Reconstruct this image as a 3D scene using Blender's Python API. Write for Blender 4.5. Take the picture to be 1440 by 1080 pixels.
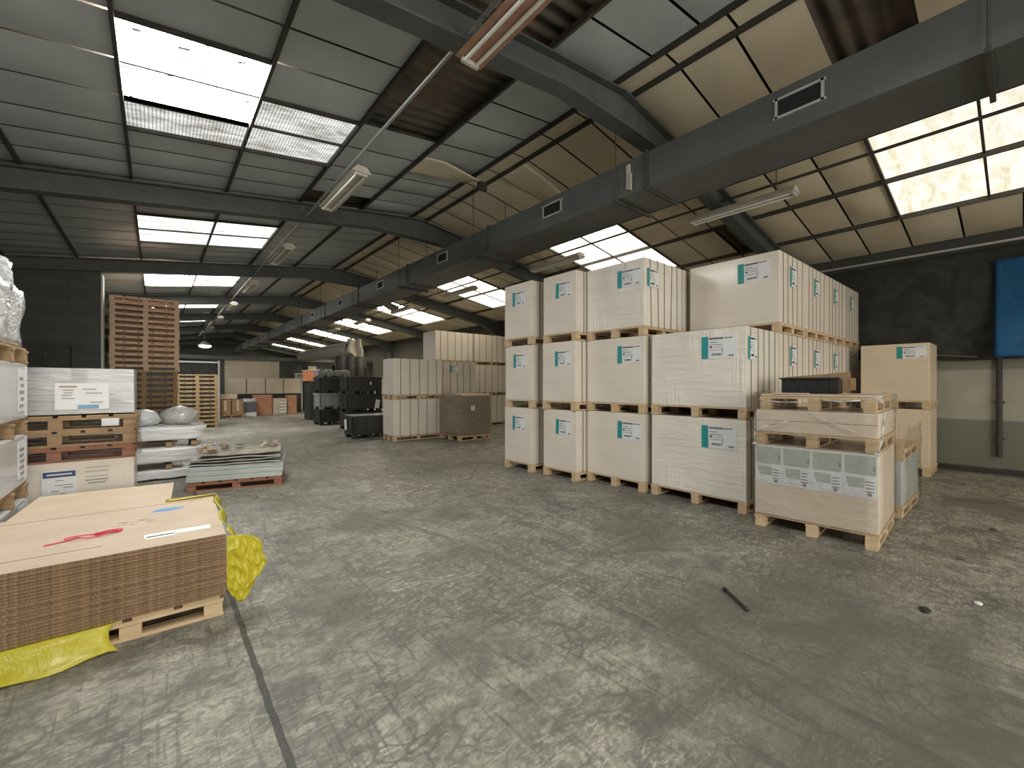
import bpy, bmesh, math, random
from mathutils import Vector, Matrix, noise
rnd = random.Random(7)
for o in list(bpy.data.objects): bpy.data.objects.remove(o)
S = bpy.context.scene
COL = S.collection

# ------------------------------------------------------------------ camera, world, exposure
# world axes: +Y runs along the hall (ridge, duct), +X across it to the right-hand wall
YAW = math.radians(39.8)
cam_d = bpy.data.cameras.new('camera'); cam = bpy.data.objects.new('camera', cam_d); COL.objects.link(cam)
cam.location = (0, 0, 1.5); cam.rotation_euler = (math.radians(90), 0, -YAW)
cam_d.sensor_fit = 'HORIZONTAL'; cam_d.sensor_width = 36; cam_d.lens = 600/1440*36
cam_d.clip_start = 0.05; cam_d.clip_end = 200
S.camera = cam
w = bpy.data.worlds.new('sky'); S.world = w; w.use_nodes = True
w.node_tree.nodes['Background'].inputs[0].default_value = (0.75, 0.85, 1, 1)
w.node_tree.nodes['Background'].inputs[1].default_value = 1.0
S.view_settings.view_transform = 'Standard'; S.view_settings.look = 'None'
S.view_settings.gamma = 1; S.view_settings.use_curve_mapping = False
S.view_settings.exposure = 0.0
FILL = 620.0
# brightness of the daylit rooflights, by place in the hall
SKY = dict(left=1.25, right=2.0, hole=36.0, over=21.0, clear=45.0, left_mid=2.8, right_mid=6.5, left_far=15.0, right_far=24.0, left_rear=3.0, right_rear=18.0)
def area(name, loc, rot, sx, sy, e, col):
    l = bpy.data.lights.new(name, 'AREA'); l.shape = 'RECTANGLE'; l.size = sx; l.size_y = sy; l.energy = e; l.color = col
    o = bpy.data.objects.new(name, l); COL.objects.link(o); o.location = loc; o.rotation_euler = rot
    return o
# added fill light behind the camera; no door is built there
area('added_fill_light', (1.5, -7.1, 2.0), (math.radians(90), 0, 0), 7.0, 3.2, FILL, (1.0, 0.955, 0.86))

# ------------------------------------------------------------------ materials
def mat(name, color, rough=0.7, metal=0.0, spec=0.5, coat=0.0):
    m = bpy.data.materials.new(name); m.use_nodes = True
    b = m.node_tree.nodes['Principled BSDF']
    b.inputs['Base Color'].default_value = (*color, 1); b.inputs['Roughness'].default_value = rough
    b.inputs['Metallic'].default_value = metal; b.inputs['Specular IOR Level'].default_value = spec
    b.inputs['Coat Weight'].default_value = coat; b.inputs['Coat Roughness'].default_value = 0.15
    return m
class NT:
    def __init__(s, m): s.m = m; s.t = m.node_tree; s.b = s.t.nodes.get('Principled BSDF')
    def n(s, typ, **kw):
        x = s.t.nodes.new(typ)
        for k, v in kw.items():
            if k.startswith('i_'): x.inputs[k[2:].replace('_', ' ')].default_value = v
            else: setattr(x, k, v)
        return x
    def l(s, a, b): s.t.links.new(a, b)
    def coord(s, scale=(1,1,1), rot=(0,0,0), kind='Object'):
        c = s.n('ShaderNodeTexCoord'); mp = s.n('ShaderNodeMapping')
        mp.inputs['Scale'].default_value = scale; mp.inputs['Rotation'].default_value = rot
        s.l(c.outputs[kind], mp.inputs['Vector']); return mp.outputs['Vector']
    def noise(s, vec, scale=5, detail=4, rough=0.55, dist=0):
        x = s.n('ShaderNodeTexNoise'); x.inputs['Scale'].default_value = scale; x.inputs['Detail'].default_value = detail
        x.inputs['Roughness'].default_value = rough; x.inputs['Distortion'].default_value = dist
        s.l(vec, x.inputs['Vector']); return x.outputs['Fac']
    def ramp(s, fac, stops):
        r = s.n('ShaderNodeValToRGB'); e = r.color_ramp.elements
        while len(e) < len(stops): e.new(0.5)
        for el, (p, c) in zip(e, stops): el.position = p; el.color = c if len(c) == 4 else (*c, 1)
        s.l(fac, r.inputs['Fac']); return r.outputs['Color']
    def mix(s, fac, a, b, mode='MIX'):
        x = s.n('ShaderNodeMix', data_type='RGBA', blend_type=mode)
        for sock, v in ((x.inputs['Factor'], fac), (x.inputs[6], a), (x.inputs[7], b)):
            if hasattr(v, 'is_linked'): s.l(v, sock)
            else: sock.default_value = v if isinstance(v, (int, float)) else ((*v, 1) if len(v) == 3 else v)
        return x.outputs[2]
    def math(s, op, a, b=None, c=None):
        x = s.n('ShaderNodeMath', operation=op)
        for i, v in enumerate((a, b, c)):
            if v is None: continue
            if hasattr(v, 'is_linked'): s.l(v, x.inputs[i])
            else: x.inputs[i].default_value = v
        return x.outputs[0]
    def bump(s, h, strength=0.3, dist=0.02):
        x = s.n('ShaderNodeBump'); x.inputs['Strength'].default_value = strength; x.inputs['Distance'].default_value = dist
        s.l(h, x.inputs['Height']); s.l(x.outputs[0], s.b.inputs['Normal'])
    def color(s, c): s.l(c, s.b.inputs['Base Color'])
    def rough(s, c): s.l(c, s.b.inputs['Roughness'])

def speckled(name, c1, c2, scale=6, stretch=(1,1,1), rough=0.7, bump=0.0, metal=0.0, coat=0.0, bscale=None, detail=5, spec=0.5):
    m = mat(name, c1, rough, metal, spec, coat); t = NT(m)
    v = t.coord(stretch); f = t.noise(v, scale, detail)
    t.color(t.ramp(f, [(0.3, c1), (0.7, c2)]))
    if bump: t.bump(t.noise(v, bscale or scale*2, 4), bump, 0.02)
    return m

M = {}
M['wood'] = speckled('pine', (0.50,0.36,0.21), (0.62,0.47,0.30), 4, (1,6,6), 0.75, 0.1)
M['wood_red'] = speckled('reddish_pine', (0.66,0.44,0.29), (0.78,0.58,0.42), 4, (1,6,6), 0.75, 0.1)
M['wood_dark'] = speckled('weathered_pine', (0.27,0.17,0.09), (0.42,0.28,0.15), 4, (1,6,6), 0.8, 0.1)
M['wood_yellow'] = speckled('yellow_pine', (0.24,0.165,0.085), (0.36,0.255,0.14), 4, (1,6,6), 0.8, 0.1)
M['wood_rust'] = speckled('red_brown_wood', (0.22,0.09,0.05), (0.34,0.16,0.10), 5, (1,5,5), 0.8, 0.1)

def carton_mat(name, c1, c2, ribs, gloss=0.3):
    m = mat(name, c1, 0.5, 0, 0.5, gloss); t = NT(m)
    v = t.coord((1,1,1)); f = t.noise(v, 1.6, 3)
    v2 = t.coord((0.6,0.6,7)); f2 = t.noise(v2, 2.0, 3)
    t.color(t.ramp(t.math('ADD', t.math('MULTIPLY', f, 0.6), t.math('MULTIPLY', f2, 0.4)), [(0.35, c1), (0.65, c2)]))
    vr = t.coord((15,15,0.6)); r = t.noise(vr, 1.6, 2, 0.5, 0.4)
    vh = t.coord((1.2,1.2,9)); h = t.noise(vh, 2.2, 3, 0.5, 0.6)
    mask = t.ramp(t.noise(t.coord((1,1,1)), 1.5, 2), [(0.4, (0,0,0)), (0.62, (1,1,1))])
    hh = t.math('ADD', t.math('MULTIPLY', r, mask), t.math('MULTIPLY', h, 0.5))
    t.bump(hh, ribs, 0.03)
    return m
M['carton'] = carton_mat('wrapped_white_carton', (0.68,0.61,0.525), (0.75,0.69,0.605), 0.16, 0.35)
M['carton_rib'] = carton_mat('ribbed_wrap_carton', (0.72,0.67,0.59), (0.82,0.78,0.70), 0.85, 0.7)
M['carton_tan'] = carton_mat('tan_carton', (0.62,0.51,0.37), (0.70,0.59,0.45), 0.08, 0.12)
M['carton_pink'] = carton_mat('beige_carton', (0.68,0.58,0.47), (0.74,0.65,0.55), 0.1, 0.2)
M['carton_grey'] = carton_mat('pale_grey_wrapped_carton', (0.42,0.43,0.43), (0.54,0.55,0.55), 0.25, 0.5)
M['strap'] = mat('dark_strap', (0.10,0.085,0.06), 0.5)
M['label'] = speckled('label_paper', (0.66,0.67,0.68), (0.74,0.75,0.75), 3, rough=0.45)
M['teal'] = mat('teal_ink', (0.02,0.27,0.27), 0.45)
M['ink'] = mat('black_ink', (0.06,0.06,0.065), 0.5)
M['ink_grey'] = mat('grey_ink', (0.28,0.28,0.28), 0.5)
M['ink_blue'] = mat('navy_ink', (0.02,0.05,0.16), 0.45)
M['ink_lightblue'] = mat('light_blue_ink', (0.18,0.33,0.52), 0.45)
M['ink_red'] = mat('dull_red_ink', (0.36,0.20,0.18), 0.5)
M['black_plastic'] = speckled('black_plastic', (0.011,0.011,0.012), (0.022,0.022,0.023), 6, rough=0.42)
M['grey_plastic'] = speckled('grey_plastic', (0.17,0.18,0.18), (0.24,0.25,0.25), 4, rough=0.5)
M['kraft'] = speckled('kraft_board', (0.53,0.415,0.295), (0.62,0.50,0.37), 3, (1,1,1), 0.7)
M['brown_board'] = speckled('brown_board', (0.36,0.17,0.09), (0.46,0.24,0.14), 4, rough=0.75)
M['kraft_dark'] = speckled('dark_kraft_board', (0.24,0.15,0.07), (0.34,0.22,0.12), 4, rough=0.75)
M['cream_board'] = speckled('cream_board', (0.48,0.41,0.31), (0.56,0.49,0.39), 3, rough=0.7)
M['white_paint'] = speckled('off_white_paint', (0.55,0.53,0.48), (0.68,0.66,0.60), 3, rough=0.6)
M['galv'] = speckled('galvanised_sheet', (0.07,0.077,0.074), (0.10,0.107,0.10), 3, (1,0.4,1), 0.5, 0.0, 0.2)
M['galv_light'] = speckled('bright_galvanised', (0.38,0.38,0.36), (0.48,0.48,0.46), 6, rough=0.4, metal=0.3)
M['steel'] = speckled('grey_green_steel', (0.06,0.072,0.07), (0.09,0.10,0.095), 5, rough=0.6)
M['steel_dark'] = speckled('dark_steel', (0.03,0.028,0.024), (0.06,0.052,0.045), 6, rough=0.65)
M['pipe'] = mat('grey_pipe', (0.30,0.31,0.31), 0.4, 0.4)
M['slot'] = mat('dark_opening', (0.008,0.008,0.008), 0.9)
M['tube'] = mat('unlit_fluorescent_glass', (0.75,0.75,0.72), 0.2)
M['fixture'] = speckled('faded_fixture_enamel', (0.40,0.37,0.31), (0.55,0.52,0.46), 5, rough=0.5)
M['fixture_rust'] = speckled('rusty_reflector', (0.27,0.14,0.09), (0.40,0.25,0.17), 6, rough=0.6)
M['goods_dark'] = speckled('dark_violet_goods', (0.07,0.065,0.085), (0.12,0.11,0.14), 5, rough=0.4)
M['slab'] = speckled('grey_panel', (0.34,0.37,0.35), (0.47,0.50,0.47), 3, (1,1,4), 0.6)
M['slab_dirty'] = speckled('dirty_sheet', (0.20,0.18,0.14), (0.48,0.43,0.35), 5, (1,1,2), 0.75, 0.3)
M['scrap'] = speckled('scrap_board', (0.12,0.09,0.06), (0.50,0.36,0.24), 7, rough=0.85, bump=0.4)
M['orange'] = speckled('orange_cover', (0.55,0.19,0.07), (0.68,0.28,0.13), 5, rough=0.6)
M['rope_red'] = mat('red_tape', (0.55,0.04,0.07), 0.4)
M['blue_mark'] = mat('blue_marking', (0.07,0.24,0.55), 0.5)
M['white_tape'] = mat('white_tape', (0.72,0.74,0.76), 0.3)
M['rust_sheet'] = speckled('rust_sheet', (0.16,0.08,0.06), (0.28,0.17,0.13), 5, rough=0.8)

def wrinkled(name, c1, c2, rough, bump, scale=6, stretch=(1,1,2.5), coat=0.6, spec=0.6):
    m = mat(name, c1, rough, 0, spec, coat); t = NT(m)
    v = t.coord(stretch); f = t.noise(v, scale, 5, 0.6, 1.2)
    t.color(t.ramp(f, [(0.3, c1), (0.7, c2)])); t.bump(f, bump, 0.04); return m
M['silver_wrap'] = wrinkled('silver_plastic_wrap', (0.36,0.37,0.37), (0.72,0.73,0.74), 0.25, 0.7)
M['white_wrap'] = wrinkled('white_plastic_wrap', (0.58,0.58,0.57), (0.78,0.78,0.77), 0.3, 0.5, 5, (0.6,0.6,4))
M['grey_wrap'] = wrinkled('grey_film_wrap', (0.34,0.345,0.345), (0.46,0.465,0.465), 0.3, 0.35, 4, (0.5,0.5,5))
M['sack_grey'] = wrinkled('matt_grey_sack', (0.13,0.135,0.13), (0.24,0.245,0.24), 0.7, 0.4, 5, (1,1,1), 0.0, 0.2)
M['grey_bag'] = wrinkled('grey_bag', (0.34,0.33,0.30), (0.52,0.51,0.47), 0.4, 0.6, 5, (1,1,1))
M['brown_wrap'] = wrinkled('brown_wrapped_board', (0.20,0.165,0.125), (0.30,0.25,0.19), 0.35, 0.25, 3, (1,1,2))
M['yellow'] = wrinkled('yellow_plastic_sheet', (0.66,0.58,0.03), (0.82,0.76,0.10), 0.3, 0.45, 7, (1,1,1), 0.4)
def thin_plastic(m):
    t = NT(m); out = t.t.nodes['Material Output']; tl = t.n('ShaderNodeBsdfTranslucent'); tl.inputs[0].default_value = (0.85,0.76,0.06,1)
    mx = t.n('ShaderNodeMixShader'); mx.inputs[0].default_value = 0.45
    t.l(t.b.outputs[0], mx.inputs[1]); t.l(tl.outputs[0], mx.inputs[2]); t.l(mx.outputs[0], out.inputs[0])
thin_plastic(M['yellow'])
M['tarp'] = wrinkled('dark_tarpaulin', (0.022,0.023,0.021), (0.05,0.05,0.045), 0.7, 0.5, 2.5, (1,1,1), 0.0, 0.2)
M['tarp_blue'] = wrinkled('blue_tarpaulin', (0.004,0.06,0.15), (0.008,0.10,0.24), 0.6, 0.4, 3, (1,1,1), 0.0, 0.3)
M['cloth'] = wrinkled('beige_fabric', (0.20,0.185,0.155), (0.28,0.26,0.22), 0.8, 0.4, 4, (1,1,1), 0.0, 0.2)

def film_mat():
    m = bpy.data.materials.new('clear_stretch_film'); m.use_nodes = True; t = NT(m)
    for n in list(t.t.nodes): t.t.nodes.remove(n)
    out = t.n('ShaderNodeOutputMaterial'); tr = t.n('ShaderNodeBsdfTransparent'); gl = t.n('ShaderNodeBsdfGlossy')
    tr.inputs[0].default_value = (0.985,0.985,0.98,1); gl.inputs['Roughness'].default_value = 0.14
    gl.inputs[0].default_value = (0.9,0.9,0.88,1)
    v = t.coord((1,1,2.2)); f = t.noise(v, 7, 4, 0.6, 1.5)
    bp = t.n('ShaderNodeBump'); bp.inputs['Strength'].default_value = 0.8; bp.inputs['Distance'].default_value = 0.03
    t.l(f, bp.inputs['Height']); t.l(bp.outputs[0], gl.inputs['Normal'])
    fr = t.n('ShaderNodeFresnel'); fr.inputs[0].default_value = 1.45; t.l(bp.outputs[0], fr.inputs['Normal'])
    mx = t.n('ShaderNodeMixShader'); t.l(t.math('MULTIPLY', fr.outputs[0], 0.55), mx.inputs[0])
    t.l(tr.outputs[0], mx.inputs[1]); t.l(gl.outputs[0], mx.inputs[2]); t.l(mx.outputs[0], out.inputs[0])
    return m
M['film'] = film_mat()

def floor_mat():
    m = mat('worn_concrete', (0.2,0.2,0.19), 0.55, 0, 0.4); t = NT(m)
    o = t.coord((1,1,1))
    big = t.noise(o, 0.55, 5, 0.6, 0.3)
    med = t.noise(o, 3.4, 8, 0.68, 1.0)
    base = t.mix(t.ramp(big, [(0.36, (0,0,0)), (0.64, (1,1,1))]), (0.23,0.22,0.172), (0.39,0.375,0.305))
    fine = t.noise(o, 15, 6, 0.72, 1.5)
    base = t.mix(t.ramp(fine, [(0.38, (0.75,)*3), (0.56, (0,0,0))]), base, (0.13,0.128,0.11))
    base = t.mix(t.ramp(med, [(0.40, (0.85,)*3), (0.58, (0,0,0))]), base, (0.115,0.113,0.098))
    # pale and dark scuffs scraped in several directions
    sc = None
    for ang, st, sc_, th in ((0.35,(1,2.8,1),9,0.53), (2.2,(1,3.0,1),11,0.55), (1.25,(1,3.4,1),8,0.55)):
        v = t.coord(st, (0,0,ang)); f = t.ramp(t.noise(v, sc_, 6, 0.7, 1.4), [(th, (0,0,0)), (th+0.12, (1,1,1))])
        sc = f if sc is None else t.mix(1.0, sc, f, 'ADD')
    patch = t.ramp(t.noise(o, 0.8, 5, 0.6), [(0.38, (0.10,)*3), (0.6, (1,1,1))])
    base = t.mix(t.math('MULTIPLY', t.math('MINIMUM', sc, 1.0), t.math('MULTIPLY', patch, 0.65)), base, (0.57,0.55,0.46))
    blot = t.ramp(t.noise(o, 0.7, 5, 0.6, 0.8), [(0.56, (0,0,0)), (0.66, (0.7,)*3)])
    base = t.mix(blot, base, (0.10,0.098,0.085))
    # crazed, chipped surface
    vw = t.n('ShaderNodeVectorMath', operation='ADD'); vs = t.n('ShaderNodeVectorMath', operation='SCALE'); vs.inputs['Scale'].default_value = 0.22
    vn = t.n('ShaderNodeTexNoise'); vn.inputs['Scale'].default_value = 5; vn.inputs['Detail'].default_value = 5; t.l(o, vn.inputs['Vector']); t.l(vn.outputs['Color'], vs.inputs[0])
    t.l(t.coord((1,1.7,1), (0,0,0.5)), vw.inputs[0]); t.l(vs.outputs[0], vw.inputs[1])
    vo = t.n('ShaderNodeTexVoronoi', feature='DISTANCE_TO_EDGE'); vo.inputs['Scale'].default_value = 7.5; t.l(vw.outputs[0], vo.inputs['Vector'])
    crk = t.ramp(vo.outputs['Distance'], [(0.02, (0.75,)*3), (0.11, (0,0,0))])
    cm = t.ramp(t.noise(o, 1.9, 5, 0.65), [(0.42, (0,0,0)), (0.60, (1,1,1))])
    base = t.mix(t.math('MULTIPLY', crk, cm), base, (0.105,0.10,0.083))
    # big dark patches with soft, noisy edges
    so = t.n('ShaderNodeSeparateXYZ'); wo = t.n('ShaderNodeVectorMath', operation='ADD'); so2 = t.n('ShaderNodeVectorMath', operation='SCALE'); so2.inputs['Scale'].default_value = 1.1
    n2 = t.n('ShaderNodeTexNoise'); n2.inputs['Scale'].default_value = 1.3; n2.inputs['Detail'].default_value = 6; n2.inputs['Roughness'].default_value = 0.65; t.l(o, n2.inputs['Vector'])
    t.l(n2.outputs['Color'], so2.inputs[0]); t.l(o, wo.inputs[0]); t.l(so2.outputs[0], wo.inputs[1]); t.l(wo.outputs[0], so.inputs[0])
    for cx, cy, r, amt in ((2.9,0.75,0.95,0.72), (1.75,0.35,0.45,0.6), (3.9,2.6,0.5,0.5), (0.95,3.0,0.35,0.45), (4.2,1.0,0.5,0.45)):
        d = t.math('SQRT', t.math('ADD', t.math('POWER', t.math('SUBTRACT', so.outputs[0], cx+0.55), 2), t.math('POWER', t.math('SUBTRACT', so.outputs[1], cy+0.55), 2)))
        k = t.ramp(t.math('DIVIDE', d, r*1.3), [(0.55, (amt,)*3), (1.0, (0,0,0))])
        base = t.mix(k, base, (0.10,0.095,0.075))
    # dark scratches
    for ang, st, sc_, th in ((0.12,(18,1,1),1.4,0.62), (-0.35,(16,1,1),1.5,0.63), (0.75,(20,1,1),1.3,0.63), (1.5,(18,1,1),1.4,0.64)):
        v = t.coord(st, (0,0,ang)); f = t.ramp(t.noise(v, sc_, 3, 0.55, 0.6), [(th, (0,0,0)), (th+0.04, (1,1,1))])
        base = t.mix(t.math('MULTIPLY', f, 0.42), base, (0.085,0.082,0.07))
    # tyre marks: arcs
    sep = t.n('ShaderNodeSeparateXYZ'); wob = t.n('ShaderNodeVectorMath', operation='ADD')
    nz = t.n('ShaderNodeTexNoise'); nz.inputs['Scale'].default_value = 1.6; t.l(o, nz.inputs['Vector'])
    sm = t.n('ShaderNodeVectorMath', operation='SCALE'); sm.inputs['Scale'].default_value = 0.12; t.l(nz.outputs['Color'], sm.inputs[0])
    t.l(o, wob.inputs[0]); t.l(sm.outputs[0], wob.inputs[1]); t.l(wob.outputs[0], sep.inputs[0])
    x, y = sep.outputs[0], sep.outputs[1]
    for cx, cy, r, wd, amt in ((-6,2,8.4,0.035,0.5), (-6,2,8.62,0.03,0.4), (9.5,9,7.0,0.03,0.5), (9.5,9,7.3,0.03,0.35), (4,-7,9.5,0.03,0.4), (-1,11,7.2,0.035,0.4)):
        d = t.math('SQRT', t.math('ADD', t.math('POWER', t.math('SUBTRACT', x, cx), 2), t.math('POWER', t.math('SUBTRACT', y, cy), 2)))
        k = t.math('LESS_THAN', t.math('ABSOLUTE', t.math('SUBTRACT', d, r)), wd)
        base = t.mix(t.math('MULTIPLY', k, t.math('MULTIPLY', t.ramp(med, [(0.4,(0,0,0)),(0.6,(1,1,1))]), amt)), base, (0.06,0.058,0.05))
    # saw-cut joints
    s2 = t.n('ShaderNodeSeparateXYZ'); t.l(o, s2.inputs[0])
    for sock, pos in ((s2.outputs[0], 0.42), (s2.outputs[0], 8.0), (s2.outputs[1], 9.6), (s2.outputs[1], 4.75)):
        wv = t.math('ADD', sock, t.math('MULTIPLY', t.noise(o, 5, 3), 0.03))
        k = t.math('LESS_THAN', t.math('ABSOLUTE', t.math('SUBTRACT', wv, pos)), 0.016 if pos == 0.42 else 0.008)
        base = t.mix(t.math('MULTIPLY', k, 0.85 if pos == 0.42 else 0.6), base, (0.035,0.035,0.033))
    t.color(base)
    t.rough(t.ramp(med, [(0.3, (0.38,)*3), (0.7, (0.62,)*3)]))
    t.bump(t.math('ADD', t.math('MULTIPLY', med, 0.5), t.math('MULTIPLY', sc, 0.2)), 0.25, 0.01)
    return m
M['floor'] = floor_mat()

def block_mat(name, c1, c2):
    m = mat(name, c1, 0.9); t = NT(m)
    c = t.n('ShaderNodeTexCoord'); mp = t.n('ShaderNodeMapping'); mp.inputs['Rotation'].default_value = (math.radians(90),0,0)
    t.l(c.outputs['Object'], mp.inputs[0])
    br = t.n('ShaderNodeTexBrick'); br.inputs['Scale'].default_value = 1; br.inputs['Brick Width'].default_value = 0.5; br.inputs['Row Height'].default_value = 0.2
    br.inputs['Mortar Size'].default_value = 0.008; br.inputs['Color1'].default_value = (*c1,1); br.inputs['Color2'].default_value = (*c2,1)
    br.inputs['Mortar'].default_value = (c1[0]*0.7, c1[1]*0.7, c1[2]*0.7, 1)
    t.l(mp.outputs[0], br.inputs['Vector'])
    f = t.noise(t.coord((1,1,1)), 2, 4)
    t.color(t.mix(0.5, br.outputs['Color'], t.ramp(f, [(0.3, c1), (0.7, c2)])))
    return m
M['block'] = block_mat('dark_block_wall', (0.075,0.078,0.07), (0.105,0.108,0.096))

def wallband_mat():
    m = mat('painted_wall_bands', (0.4,0.4,0.35), 0.8); t = NT(m)
    g = t.n('ShaderNodeNewGeometry'); s = t.n('ShaderNodeSeparateXYZ'); t.l(g.outputs['Position'], s.inputs[0])
    z = t.math('ADD', s.outputs[2], t.math('MULTIPLY', t.noise(t.coord((1,1,1)), 2, 2), 0.02))
    c = t.ramp(t.math('DIVIDE', z, 4.0), [(0.0, (0.012,0.012,0.01)), (0.026, (0.012,0.012,0.01)), (0.03, (0.17,0.165,0.13)), (0.225, (0.19,0.19,0.16)), (0.228, (0.42,0.40,0.33)),
        (0.435, (0.43,0.41,0.34)), (0.44, (0.26,0.25,0.20)), (0.49, (0.22,0.21,0.17)), (0.50, (0.05,0.05,0.045)), (1.0, (0.05,0.05,0.045))])
    t.color(t.mix(t.math('MULTIPLY', t.noise(t.coord((1,1,1)), 3, 5), 0.5), c, (0.10,0.10,0.08)))
    return m
M['wall_bands'] = wallband_mat()

def panel_mat(name, c1, c2):
    m = mat(name, c1, 0.42, 0, 0.5, 0.15); t = NT(m)
    f = t.noise(t.coord((1,1,1)), 0.8, 5, 0.6); t.color(t.ramp(f, [(0.35, c1), (0.65, c2)]))
    t.bump(t.noise(t.coord((1,1,1)), 2.5, 3, 0.5, 0.8), 0.15, 0.03); return m
M['panel_left'] = panel_mat('grey_insulation_facing', (0.38,0.42,0.43), (0.49,0.53,0.54))  # greyer than the right facing: the cooler light here is put into the colour
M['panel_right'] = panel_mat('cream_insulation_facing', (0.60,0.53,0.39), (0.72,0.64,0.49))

def corr_mat():
    m = mat('stained_corrugated_roof', (0.1,0.08,0.06), 0.9); t = NT(m)
    f = t.noise(t.coord((1,1,1)), 1.6, 5, 0.65, 0.5)
    t.color(t.ramp(f, [(0.3, (0.055,0.055,0.048)), (0.5, (0.12,0.10,0.075)), (0.7, (0.19,0.12,0.09))])); return m
M['corr'] = corr_mat()

def sky_mat(name, tint, strength, dirt, flecks=False, dim=0.25):
    m = bpy.data.materials.new(name); m.use_nodes = True; t = NT(m)
    t.t.nodes.remove(t.b); out = t.t.nodes['Material Output']; em = t.n('ShaderNodeEmission')
    v = t.coord((1,1,1))
    wv = t.n('ShaderNodeTexWave', wave_type='BANDS', bands_direction='X'); wv.inputs['Scale'].default_value = 9.0; wv.inputs['Distortion'].default_value = 0.8; wv.inputs['Detail'].default_value = 2; t.l(v, wv.inputs['Vector'])
    f = t.noise(t.coord((1.2,3.5,1)), 2.2, 6, 0.7, 0.4)
    if flecks:
        fl = t.ramp(t.noise(t.coord((1,1.8,1)), 7, 3, 0.5), [(0.64, (1,1,1)), (0.67, (0.006,0.007,0.008))])
        colr = t.mix(1.0, t.ramp(f, [(0.2, (0.95,0.95,0.93)), (0.7, (1,0.985,0.94))]), fl, 'MULTIPLY')
    else:
        a = t.ramp(f, [(0.30, tuple(dim*x for x in dirt)), (0.5, tuple(0.5*(x+dim*y) for x, y in zip(tint, dirt))), (0.72, tint)])
        colr = t.mix(0.75, a, t.ramp(wv.outputs['Fac'], [(0.05, (0.38,0.35,0.30)), (0.55, (1,1,1))]), 'MULTIPLY')
    t.l(colr, em.inputs[0]); em.inputs[1].default_value = strength; t.l(em.outputs[0], out.inputs[0])
    return m
TL, TR, DL, DR = (0.95,0.97,0.97), (1.0,0.94,0.80), (0.80,0.72,0.58), (0.95,0.80,0.55)
for k in ('left', 'left_mid', 'left_far', 'left_rear'): M['sky_'+k] = sky_mat('dirty_rooflight_'+k, TL, SKY[k], DL, dim=0.3)
for k in ('right', 'right_mid', 'right_far', 'right_rear'): M['sky_'+k] = sky_mat('pale_rooflight_'+k, TR, SKY[k], DR, dim=0.5)
for k in ('hole', 'over', 'clear'): M['sky_'+k] = sky_mat('clear_rooflight_'+k, (1,1,1), SKY[k], (0.8,0.8,0.8), True)

# ------------------------------------------------------------------ mesh helpers
class MB:
    """collects shapes into one mesh"""
    def __init__(s): s.bm = bmesh.new()
    def box(s, c, d, bev=0.0, rot=None, taper=None):
        r = bmesh.ops.create_cube(s.bm, size=1.0); vs = r['verts']
        for v in vs:
            if taper and v.co.z < 0: v.co.x *= taper; v.co.y *= taper
            v.co = Vector((v.co.x*d[0], v.co.y*d[1], v.co.z*d[2]))
        if bev:
            es = list({e for v in vs for e in v.link_edges})
            g = bmesh.ops.bevel(s.bm, geom=es, offset=bev, segments=2, affect='EDGES', profile=0.6)
            vs = [v for v in g['verts']] or vs
        if rot is not None: bmesh.ops.rotate(s.bm, verts=vs, cent=(0,0,0), matrix=rot)
        bmesh.ops.translate(s.bm, verts=vs, vec=Vector(c)); return s
    def cyl(s, p0, p1, r, seg=10, r2=None):
        p0, p1 = Vector(p0), Vector(p1); d = p1-p0
        g = bmesh.ops.create_cone(s.bm, cap_ends=True, segments=seg, radius1=r, radius2=r if r2 is None else r2, depth=d.length)
        m = d.to_track_quat('Z', 'Y').to_matrix().to_4x4(); m.translation = (p0+p1)/2
        bmesh.ops.transform(s.bm, matrix=m, verts=g['verts']); return s
    def tube(s, pts, r, seg=8):
        for a, b in zip(pts, pts[1:]): s.cyl(a, b, r, seg)
        return s
    def prism(s, pts, axis, a, b):
        """polygon (u,v) extruded from a to b along axis 0/1/2"""
        def P(u, v, t):
            return (t,u,v) if axis == 0 else ((u,t,v) if axis == 1 else (u,v,t))
        n = len(pts); A = [s.bm.verts.new(P(u,v,a)) for u, v in pts]; B = [s.bm.verts.new(P(u,v,b)) for u, v in pts]
        s.bm.faces.new(A); s.bm.faces.new(list(reversed(B)))
        for i in range(n): s.bm.faces.new((A[i], B[i], B[(i+1)%n], A[(i+1)%n]))
        return s
    def grid(s, fn, nu, nv, thick=0.0):
        V = [[s.bm.verts.new(fn(i/nu, j/nv)) for j in range(nv+1)] for i in range(nu+1)]
        fs = [s.bm.faces.new((V[i][j], V[i+1][j], V[i+1][j+1], V[i][j+1])) for i in range(nu) for j in range(nv)]
        if thick:
            s.bm.normal_update(); bmesh.ops.solidify(s.bm, geom=fs, thickness=thick)
        return s
    def blob(s, c, r, seed=0, amp=0.15, sub=3, flat=None):
        g = bmesh.ops.create_icosphere(s.bm, subdivisions=sub, radius=1.0)
        for v in g['verts']:
            k = 1 + amp*noise.noise(v.co*1.7 + Vector((seed*7.3, seed*3.1, seed)))+ amp*0.5*noise.noise(v.co*4 + Vector((seed,0,0)))
            p = Vector((v.co.x*r[0]*k, v.co.y*r[1]*k, v.co.z*r[2]*k))
            if flat is not None and p.z < flat: p.z = flat
            v.co = p + Vector(c)
        return s

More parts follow.
